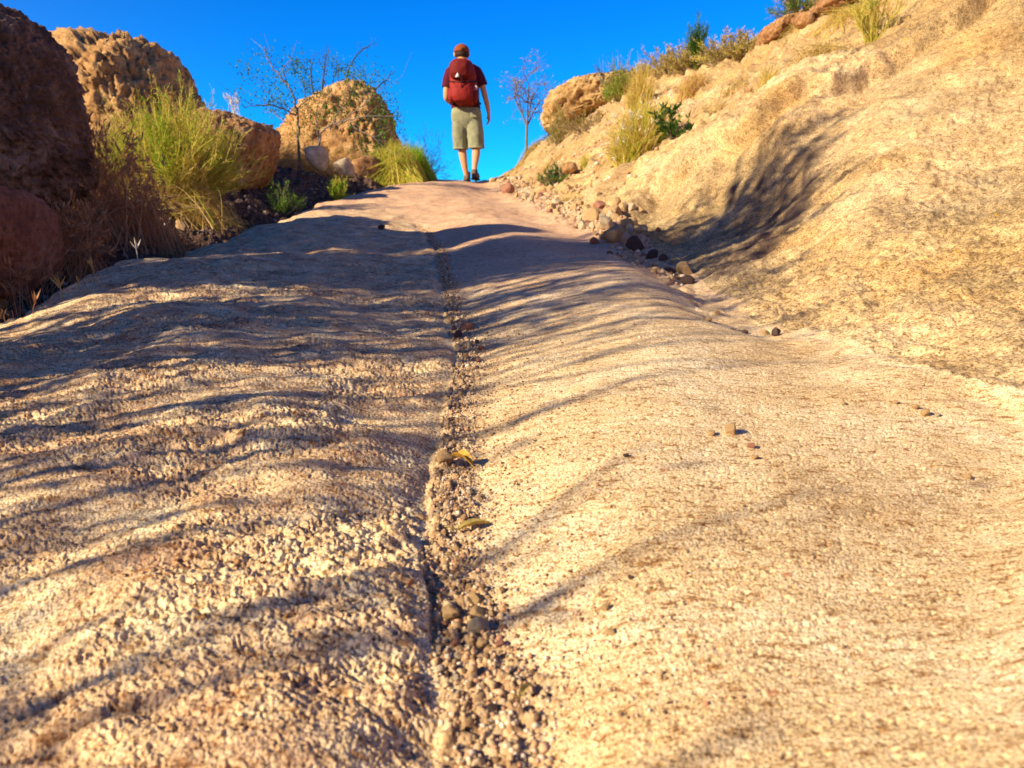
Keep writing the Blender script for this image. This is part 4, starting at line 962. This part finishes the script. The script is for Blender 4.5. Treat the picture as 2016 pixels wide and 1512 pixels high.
for i in range(60):
    y = math.exp(random.uniform(math.log(1.5), math.log(6.5))); xe = float(curves(np.array([0.]), np.array([y]))[0][0])
    x = xe - random.uniform(.07, .5); r = random.uniform(.010, .035) * (1 + y * .06)
    o = bpy.data.objects.new('ditch_stone', stone_mesh(random.choice([D_, D_, Rr, T]), random.randrange(7))); COL.objects.link(o)
    o.location = (x, y, float(ground_z(x, y)[0]) + r * .2); o.scale = (r * 1.2, r, r * .8); o.rotation_euler = (random.random(), random.random(), random.random() * 6)
    tag(o, 'dark stone lying in the shaded ditch left of the slab', 'stone', 'stones in the shaded ditch')
def gravel(name, x, y, r, mat, seed):
    rg = np.random.default_rng(seed); v, f = ico(1); n = len(x)
    z = ground_z(x, y)
    e = rg.uniform(.6, 1.15, (n, 1, 3)); p = v[None] * e * r[:, None, None]
    a = rg.uniform(0, 6.28, n); c, s_ = np.cos(a)[:, None], np.sin(a)[:, None]
    p = np.stack([p[..., 0] * c - p[..., 1] * s_, p[..., 0] * s_ + p[..., 1] * c, p[..., 2] * .8], -1) * rg.uniform(.8, 1.15, (n, len(v), 1))
    p += np.stack([x, y, z + r * .25], -1)[:, None]
    F_ = f[None] + (np.arange(n) * len(v))[:, None, None]
    o = mesh_from(name, p.reshape(-1, 3), F_.reshape(-1, 3), mat); return tag(o, kind='stuff')
def mat_gravel(name, stops):
    s = NT(name); g = s.n('ShaderNodeNewGeometry'); c = s.ramp(g.outputs['Random Per Island'], stops)
    c = s.mix(.5, c, s.ramp(s.noise(500, 2), [(.35, .5), (.6, 1.1)]), 'MULTIPLY')
    return s.finish(c, .9, None, .2)
M['gravel'] = mat_gravel('mixed gravel', [(0, (.12, .065, .035)), (.18, (.34, .20, .10)), (.4, (.56, .38, .20)), (.6, (.66, .48, .28)), (.75, (.46, .22, .12)), (.88, (.80, .68, .50)), (1, (.25, .17, .13))])
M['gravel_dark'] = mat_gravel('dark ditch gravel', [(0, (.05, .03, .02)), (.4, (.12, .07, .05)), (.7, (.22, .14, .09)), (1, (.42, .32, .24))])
rg = np.random.default_rng(77)
n = 6500; y = np.exp(rg.uniform(math.log(.3), math.log(3.2), n)); xk = curves(y * 0, y)[2]
off = rg.uniform(-.004, .022, n) * (1 + .9 * sstep(.8, .4, y)) + np.abs(rg.normal(0, .009, n)) * (1 + vnoise(y * 9, y * 0, seed=97))
gravel('gravel', xk + off, y, np.clip(rg.lognormal(-6.75, .38, n), .0006, .0030) * (1 + .35 * (y > 1)), M['gravel'], 1)
n = 2400; y = rg.uniform(1.75, 10, n); xc = curves(y * 0, y)[1]
gravel('gravel', xc + rg.normal(.0, .03, n) + rg.uniform(0, .12, n) * sstep(2.2, 4, y), y, rg.uniform(.002, .008, n) * (1 + y * .1), M['gravel'], 2)
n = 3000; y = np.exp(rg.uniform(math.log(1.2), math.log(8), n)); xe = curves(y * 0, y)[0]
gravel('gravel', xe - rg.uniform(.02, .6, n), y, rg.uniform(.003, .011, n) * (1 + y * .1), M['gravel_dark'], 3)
n = 1500; y = rg.uniform(3.6, 10, n); xc = curves(y * 0, y)[1]; q = xc + rg.uniform(.1, 1.3, n) * y * .14
gravel('gravel', q, y, rg.uniform(.003, .012, n) * (1 + y * .1), M['gravel'], 4)
n = 1800; y = np.exp(rg.uniform(math.log(.33), math.log(1.4), n)); xk = curves(y * 0, y)[2]
gravel('gravel', xk + .03 + rg.exponential(.05, n), y, rg.uniform(.0006, .0016, n) * (1 + y * .3), M['gravel'], 5)

# dried leaves
M['dryleaf'] = mat_plain('dry yellow leaf', (.62, .36, .06), .7, .4, 200)
M['dryleaf2'] = mat_plain('dry olive leaf', (.48, .36, .10), .7, .4, 200)
def dried_leaf(label, px, py, L, w, ang, mat, seed, arch):
    Y = ray_ground(px, py); x = P(px, py, Y)[0]; rg = np.random.default_rng(seed); b = (x, Y, float(ground_z(x, Y)[0]) + .003)
    root = empty('dried_leaf', b, label, 'leaf')
    ns, nw = 22, 9; t = np.linspace(0, 1, ns)[:, None]; s_ = np.linspace(-1, 1, nw)[None]
    wd = w * (np.sin(np.clip(t * 1.05, 0, 1) * np.pi) ** .7) * .5 + .0002
    X = (t - .5) * L + 0 * s_; Yy = s_ * wd * (1 - .25 * t) ; Z = np.sin(t * np.pi) * arch + np.abs(s_) ** 1.5 * wd * .9 + .0007 * vnoise(t * 9 + 0 * s_, s_ * 3 + 0 * t, seed=seed)
    ca, sa = math.cos(ang), math.sin(ang); X2 = X * ca - Yy * sa; Y2 = X * sa + Yy * ca
    Vt = np.stack([X2, Y2, Z], -1).reshape(-1, 3); Vb = Vt - [0, 0, .0003]
    i = np.arange(ns * nw).reshape(ns, nw); q = np.stack([i[:-1, :-1], i[:-1, 1:], i[1:, 1:], i[1:, :-1]], -1).reshape(-1, 4)
    mesh_from('blade', *cat_mesh((Vt, q), (Vb, q[:, ::-1])), mat, root)
    st = np.array([[-.5 * L * ca, -.5 * L * sa, 0.0], [-.66 * L * ca, -.66 * L * sa, .0025], [-.8 * L * ca - .001, -.8 * L * sa + .002, .004]])
    mesh_from('leaf_stem', *tubes([st], [np.array([.0008, .0006, .0009])], 6), mat, root)
dried_leaf('curled yellow dried leaf lying in the crack, casting a dark shadow', 908, 920, .034, .0125, -.6, M['dryleaf'], 1, .009)
dried_leaf('narrow twisted olive dried leaf lying lower in the crack than the yellow one', 935, 1047, .030, .0075, .45, M['dryleaf2'], 2, .002)
dried_leaf('thin pale dry leaf scrap at the bottom of the crack', 1035, 1375, .016, .004, 1.1, M['dryleaf2'], 3, .001)

# ------------------------------------------------------------------ the walker
PY = 10.75
def J(px, py, dy=0.0): return P(px, py, PY + dy)
M['skin'] = mat_plain('sunlit skin', (.60, .29, .12), .6, .08, 20, .3)
M['shirt'] = mat_plain('maroon cloth', (.09, .012, .024), .85, .15, 25, .1, .004)
M['shorts'] = mat_plain('sage cloth', (.27, .265, .155), .9, .2, 14, .1, .012)
M['cap'] = mat_plain('orange brown cloth', (.24, .06, .015), .85, .2, 60, .1)
M['hair'] = mat_plain('dark hair', (.035, .018, .012), .7, .3, 120, .2)
M['pack'] = mat_plain('red pack fabric', (.25, .014, .008), .7, .2, 40, .25, .004)
M['pack2'] = mat_plain('dark red pack fabric', (.16, .012, .010), .75, .2, 40, .2, .004)
M['pack3'] = mat_plain('deep red pack fabric', (.15, .010, .009), .75, .2, 40, .2, .004)
M['black'] = mat_plain('black webbing', (.012, .010, .012), .8, .2, 60)
M['logo'] = mat_plain('white print', (.80, .74, .70), .6, .03)
M['shoe'] = mat_plain('brown shoe leather', (.15, .10, .07), .8, .3, 60)
M['sole'] = mat_plain('dark rubber', (.02, .015, .013), .8, .2)
M['sock'] = mat_plain('grey sock', (.08, .06, .05), .9, .2)
M['bottle'] = mat_plain('red bottle plastic', (.40, .08, .09), .35, .05, 20, .5)
M['eye'] = mat_plain('eye', (.5, .45, .4), .3, .05)
def skin_mesh(joints, edges, root_i, sub=2):
    me = bpy.data.meshes.new('tmp'); me.from_pydata([tuple(j[0]) for j in joints], edges, []); o = bpy.data.objects.new('tmp', me); COL.objects.link(o)
    m = o.modifiers.new('s', 'SKIN'); sv = me.skin_vertices[0].data
    for i, j in enumerate(joints):
        r = j[1]; sv[i].radius = r if hasattr(r, '__len__') else (r, r); sv[i].use_root = (i == root_i)
    m2 = o.modifiers.new('u', 'SUBSURF'); m2.levels = sub; m2.render_levels = sub
    dg = bpy.context.evaluated_depsgraph_get(); ev = o.evaluated_get(dg); em = ev.to_mesh()
    vs = np.array([v.co[:] for v in em.vertices]); fs = [tuple(p.vertices) for p in em.polygons]
    ev.to_mesh_clear(); bpy.data.objects.remove(o); bpy.data.meshes.remove(me)
    return vs, fs
def poly_obj(name, parts, mat, root):
    V_, F_ = [], []
    for v, f in parts:
        o_ = len(V_); V_ += [tuple(q) for q in v]; F_ += [tuple(int(a) + o_ for a in p) for p in f]
    me = bpy.data.meshes.new(name); me.from_pydata([tuple(np.array(v) - np.array(root.location)) for v in V_], [], F_); me.materials.append(mat)
    me.polygons.foreach_set('use_smooth', np.full(len(F_), True)); me.update(); o = bpy.data.objects.new(name, me); COL.objects.link(o); o.parent = root
    return o
def ell(c, ext, e=1.0, sub=4, wr=0.0, seed=0, rot=None):
    v, f = ico(sub); p = np.sign(v) * np.abs(v) ** e
    if wr:
        p = p * (1 + wr * fbm(v[:, 0] * 2.5, v[:, 1] * 2.5, v[:, 2] * 2.5, o=3, seed=seed))[:, None]
    p = p * np.array(ext)
    if rot is not None:
        c_, s_ = math.cos(rot), math.sin(rot); p = np.stack([p[:, 0] * c_ + p[:, 2] * s_, p[:, 1], -p[:, 0] * s_ + p[:, 2] * c_], 1)
    return p + np.array(c), f
def loft(secs, n=32, cap=True, wr=0.0, seed=0, e=1.0, fold=0.0, sub=5):
    '''stack of elliptical rings: (centre, rx, ry); smoothed between'''
    C_ = np.array([s_[0] for s_ in secs], float); rx = np.array([s_[1] for s_ in secs]); ry = np.array([s_[2] for s_ in secs])
    t = np.linspace(0, len(secs) - 1, (len(secs) - 1) * sub + 1); k = np.arange(len(secs))
    def sm(a):
        b_ = np.interp(t, k, a)
        for _ in range(3): b_[1:-1] = (b_[:-2] + b_[1:-1] * 2 + b_[2:]) / 4
        return b_
    C2 = np.stack([sm(C_[:, i]) for i in range(3)], 1); RX, RY = sm(rx), sm(ry)
    a = np.arange(n) * 2 * np.pi / n; ca, sa = np.cos(a), np.sin(a)
    ca = np.sign(ca) * np.abs(ca) ** e; sa = np.sign(sa) * np.abs(sa) ** e
    m = 1 + wr * fbm(np.cos(a)[None] * 2 + 0 * t[:, None], np.sin(a)[None] * 2 + 0 * t[:, None], t[:, None] * 1.0 + 0 * a[None], o=3, seed=seed) \
        + fold * np.sin(a[None] * 7 + t[:, None] * .6 + seed) * (t[:, None] / t.max())
    V_ = np.stack([C2[:, 0:1] + RX[:, None] * ca * m, C2[:, 1:2] + RY[:, None] * sa * m, C2[:, 2:3] + 0 * m], -1)
    i = np.arange(len(t) - 1)[:, None] * n; j = np.arange(n)[None]; j2 = (j + 1) % n
    F_ = np.stack([i + j, i + j2, i + n + j2, i + n + j], -1).reshape(-1, 4).tolist()
    if cap: F_ += [list(range(n)), list(range((len(t) - 1) * n, len(t) * n))[::-1]]
    return V_.reshape(-1, 3), F_
pp = J(925, 355); PZ = float(ground_z(pp[0], PY)[0])
walker = empty('person', (pp[0], PY, pp[2]), 'person in an orange cap, maroon shirt and sage shorts walking away up the path', 'person')
u = .0068
js, es = [], []
def add(j, r, prev=None):
    js.append((j, r)); i = len(js) - 1
    if prev is not None: es.append((prev, i))
    return i
pel = add(J(919, 222), .13)
w1 = add(J(917, 200), (.13, .10), pel); ch = add(J(913, 165), (.15, .11), w1); nb = add(J(911, 134, .0), .075, ch); nk = add(J(910, 124, .01), .058, nb)
hd1 = add(J(909.5, 114, .03), .080, nk); hd2 = add(J(909, 104, .04), .094, hd1); hd3 = add(J(908.5, 97.5, .04), .070, hd2)
# left arm, bent to the front
ls = add(J(889, 141), .062, nb); le1 = add(J(880, 168, -.02), .048, ls); le = add(J(878.5, 194, -.01), .042, le1); lw = add(J(890, 204, .22), .030, le)
# right arm, hanging
rs_ = add(J(937, 140), .062, nb); re1 = add(J(949, 166, .0), .047, rs_); re = add(J(955, 190, .0), .040, re1); rw1 = add(J(959.5, 207, .03), .037, re); rw = add(J(962, 223, .05), .026, rw1)
def hand(wi, base, down, side, out):
    pm = add(base + down * .045, (.034, .018), wi)
    for k, (o_, L) in enumerate(((-.028, .070), (-.009, .078), (.010, .073), (.028, .058))):
        a_ = base + down * .085 + side * o_; i = add(a_, .010, pm)
        b_ = add(a_ + down * L * .5 + out * .012, .0090, i); add(a_ + down * L * .85 + out * .034, .0080, b_)
    a_ = base + down * .035 - side * .036; i = add(a_, .012, pm); add(a_ + down * .035 - side * .008 + out * .02, .010, i)
dn = np.array([.06, .06, -1.]); dn /= np.linalg.norm(dn)
hand(rw, js[rw][0], dn, np.array([.35, -.93, .0]), np.array([-.9, -.3, 0]))
hand(lw, js[lw][0], np.array([.55, .8, .1]) / .98, np.array([.1, .1, -1.]), np.array([.8, -.6, 0]))
# legs
lh = add(J(908, 238), .10, pel); lk = add(J(909, 288, .08), .062, lh); lc = add(J(911.5, 306, .07), .060, lk); lc2 = add(J(914.5, 326, .05), .045, lc); la = add(J(918.5, 344, .06), .034, lc2)
lt = add(J(919.5, 352, .08), (.040, .03), la); add(J(920.5, 353, .24), (.042, .026), lt)
rh = add(J(932, 238), .10, pel); rk = add(J(938, 288, -.04), .060, rh); rc = add(J(937.5, 304, -.07), .059, rk); rc2 = add(J(935.5, 320, -.12), .044, rc); ra = add(J(934, 336, -.16), .034, rc2)
rt = add(J(935, 349, -.17), (.038, .03), ra); add(J(937, 353, -.02), (.040, .025), rt)
bv, bf = skin_mesh(js, es, pel)
hc = js[hd2][0]
poly_obj('body', [(bv, bf), ell(hc + [-.092, .01, -.015], (.016, .025, .034), sub=3), ell(hc + [.092, .01, -.015], (.016, .025, .034), sub=3),
                  ell(hc + [0, .115, -.03], (.016, .022, .028), sub=3), ell(hc + [0, .105, -.072], (.028, .01, .008), sub=3),
                  ell(hc + [-.034, .098, -.002], (.014, .008, .009), sub=2), ell(hc + [.034, .098, -.002], (.014, .008, .009), sub=2)], M['skin'], walker)
poly_obj('hair', [ell(hc + [0.004, -.010, -.022], (.096, .094, .070), 1, 4, .04, 3)], M['hair'], walker)
def dome_cap():
    v, f = ico(4); keep = v[:, 2] > -0.15 - .35 * np.clip(v[:, 1], 0, 1) * -1
    p = v * [.103, .112, .092]; p[:, 2] = np.maximum(p[:, 2], -.016)
    return p + hc + [0, .0, .018], f
cap_o = poly_obj('cap', [dome_cap()], M['cap'], walker)
bz = hc + [0, .135, .006]
poly_obj('brim', [ell(bz, (.080, .075, .008), 1, 3)], M['cap'], walker)
poly_obj('cap_opening', [ell(hc + [.012, -.094, .022], (.036, .020, .026), 1, 3)], M['hair'], walker)
# shirt: trunk and two sleeves
def cen(px, py, dy=0): return J(px, py, dy)
trunk_s = loft([(cen(910.5, 126, .01), .060, .060), (cen(911, 131, .0), .095, .08), (cen(911.5, 137), .185, .11), (cen(912, 147), .215, .125), (cen(913, 165), .205, .13),
              (cen(915, 185), .190, .13), (cen(916.5, 202), .188, .13), (cen(917.5, 214), .195, .135)], 40, True, .02, 5, .85, .012)
def tube_loft(pts, rad, n=18, wr=.03, seed=0):
    p = np.array(pts); t = np.linspace(0, len(p) - 1, (len(p) - 1) * 5 + 1); q = np.stack([np.interp(t, range(len(p)), p[:, i]) for i in range(3)], 1)
    v, f = tubes([q], [np.interp(t, range(len(p)), rad)], n); m = v - np.repeat(q, n, 0); v = np.repeat(q, n, 0) + m * (1 + wr * vnoise(v[:, 0] * 14, v[:, 1] * 14, v[:, 2] * 14, seed))[:, None]
    f = f.tolist() + [list(range(n)), list(range(len(q) * n - n, len(q) * n))[::-1]]
    return v, f
sl_ = tube_loft([J(897, 136), J(888, 143), J(882.5, 157, -.01), J(880.5, 172, -.02)], [.075, .080, .074, .072], seed=3)
sr_ = tube_loft([J(927, 136), J(937, 142), J(945, 156), J(950.5, 169)], [.075, .082, .074, .070], seed=4)
poly_obj('shirt', [trunk_s, sl_, sr_], M['shirt'], walker)
# shorts
hip = loft([(cen(917.5, 208), .180, .125), (cen(918, 214), .190, .132), (cen(918.5, 226), .205, .142), (cen(919.5, 240), .205, .135), (cen(920, 254), .15, .09), (cen(920, 262), .08, .05)], 40, True, .015, 8, .85)
legl = loft([(cen(908.5, 222, .0), .118, .125), (cen(906.5, 255, .02), .115, .125), (cen(906.5, 275, .05), .103, .115), (cen(907, 294, .07), .100, .11)], 32, True, .06, 9, .9, .035)
legr = loft([(cen(930, 222, .0), .118, .125), (cen(934.5, 255, -.01), .118, .125), (cen(937, 275, -.03), .110, .115), (cen(938, 292, -.04), .108, .11)], 32, True, .06, 10, .9, .04)
sh_ = poly_obj('shorts', [hip, legl, legr], M['shorts'], walker)
pk = poly_obj('back_pocket', [ell(J(933, 224, -.150), (.045, .010, .045), .4, 3)], M['shorts'], walker)
# shoes
def shoe(px, py, dy, yaw):
    c = J(px, py, dy); g_ = []
    v, f = ell((0, 0, 0), (.048, .135, .045), .8, 4); v[:, 2] = np.maximum(v[:, 2], -.03); v[:, 2] *= np.where(v[:, 1] > .03, .75, 1.25); v[:, 0] *= np.where(v[:, 1] > .02, 1.1, .95)
    w_, f2 = ell((0, .0, -.038), (.054, .145, .014), .7, 3); w_[:, 0] *= np.where(w_[:, 1] > .02, 1.08, .96)
    a_ = [(0, -.075, .015), (0, -.075, .045), (0, -.07, .075)]; k_, f3 = tube_loft(a_, [.046, .045, .043], 16, 0)
    ca, sa = math.cos(yaw), math.sin(yaw)
    R_ = lambda q: np.stack([q[:, 0] * ca + q[:, 1] * sa, -q[:, 0] * sa + q[:, 1] * ca, q[:, 2]], 1) + c
    s1 = poly_obj('shoe', [(R_(v), f), (R_(k_), f3)], M['shoe'], walker)
    s2 = poly_obj('sole', [(R_(w_), f2)], M['sole'], walker); s2.parent = s1
    return c
shoe(936, 347, -.10, .12); shoe(919.5, 351, .15, -.1)
# the pack and the bottle in its side pocket
bp = J(911, 165, -.22)
pack = empty('backpack', tuple(bp), 'red hiking backpack with a white peak emblem on the back of the walker', 'backpack')
main = loft([(cen(911, 117, -.13), .07, .05), (cen(911, 121, -.17), .115, .085), (cen(910.5, 135, -.18), .160, .105), (cen(911, 150, -.19), .178, .105), (cen(911, 158, -.18), .172, .09), (cen(912, 170, -.20), .180, .115), (cen(914, 190, -.20), .170, .115),
             (cen(916, 203, -.19), .135, .10), (cen(917, 209, -.17), .08, .07)], 40, True, .03, 12, .8)
poly_obj('main_bag', [main], M['pack'], pack)
lid = poly_obj('lid', [ell(J(906.5, 137, -.27), (.142, .12, .132), .8, 4, .07, 5)], M['pack3'], pack)
def tri(c, w, h):
    c = np.array(c); v = [c + [-w, 0, -h], c + [w, 0, -h], c + [0, 0, h], c + [-w, .004, -h], c + [w, .004, -h], c + [0, .004, h]]
    return v, [(0, 1, 2), (3, 5, 4), (0, 3, 4, 1), (1, 4, 5, 2), (2, 5, 3, 0)]
em = poly_obj('emblem', [tri(J(900.5, 147, -.395) , .030, .027)], M['logo'], pack)
poly_obj('front_pocket', [ell(J(909, 182, -.31), (.135, .075, .130), .75, 4, .08, 6)], M['pack'], pack)
poly_obj('side_pocket', [ell(J(933, 188, -.20), (.055, .09, .11), .8, 4, .07, 7)], M['pack2'], pack)
poly_obj('side_pocket', [ell(J(889, 188, -.20), (.045, .09, .10), .8, 4, .07, 8)], M['pack'], pack)
def strap(name, pts, r, mat=M['black']): return poly_obj(name, [tube_loft(pts, [r] * len(pts), 8, 0)], mat, pack)
strap('compression_strap', [J(884, 160, -.22), J(896, 161, -.34), J(911, 161.5, -.375), J(925, 161, -.345), J(938, 160, -.22)], .008)
strap('lid_strap', [J(909, 150, -.385), J(909, 160, -.395), J(908, 172, -.39)], .007)
strap('pocket_strap', [J(891, 176, -.30), J(903, 190, -.36), J(911, 199, -.31)], .005, M['pack2']); strap('pocket_strap', [J(928, 174, -.31), J(919, 188, -.36), J(911, 199, -.31)], .005, M['pack2'])
strap('shoulder_strap', [J(898, 128, -.12), J(896, 128.5, .0), J(894, 136, .13), J(894, 160, .15), J(893, 185, .02), J(895, 195, -.12)], .020)
strap('shoulder_strap', [J(928, 128, -.12), J(931, 129, .0), J(933, 136, .13), J(934, 160, .15), J(938, 180, .06), J(936, 195, -.12)], .020)
strap('hip_belt', [J(892, 203, -.14), J(889, 204, .0), J(900, 206, .14), J(917, 207, .155), J(935, 206, .14), J(945, 204, .0), J(939, 203, -.14)], .018)
strap('haul_loop', [J(905, 122, -.14), J(908, 118, -.17), J(914, 118, -.17), J(917, 122, -.14)], .006)
bt = J(934.5, 176, -.25); bottle = empty('water_bottle', tuple(bt), 'small reddish water bottle with a pale cap tilted in the pack side pocket', 'bottle')
poly_obj('bottle_body', [tube_loft([bt + [-.045, 0, -.075], bt + [-.01, 0, -.015], bt + [.006, 0, .012], bt + [.012, 0, .022]], [.034, .035, .033, .018], 16, 0)], M['bottle'], bottle)
poly_obj('bottle_cap', [tube_loft([bt + [.011, 0, .021], bt + [.026, 0, .042]], [.023, .021], 16, 0)], M['logo'], bottle)

for o in list(COL.objects):
    if o.parent and o.type == 'MESH' and o.name.split('.')[0] in ('flowers', 'seed_heads', 'twigs', 'foliage', 'blades', 'stems'):
        o['kind'] = 'stuff'
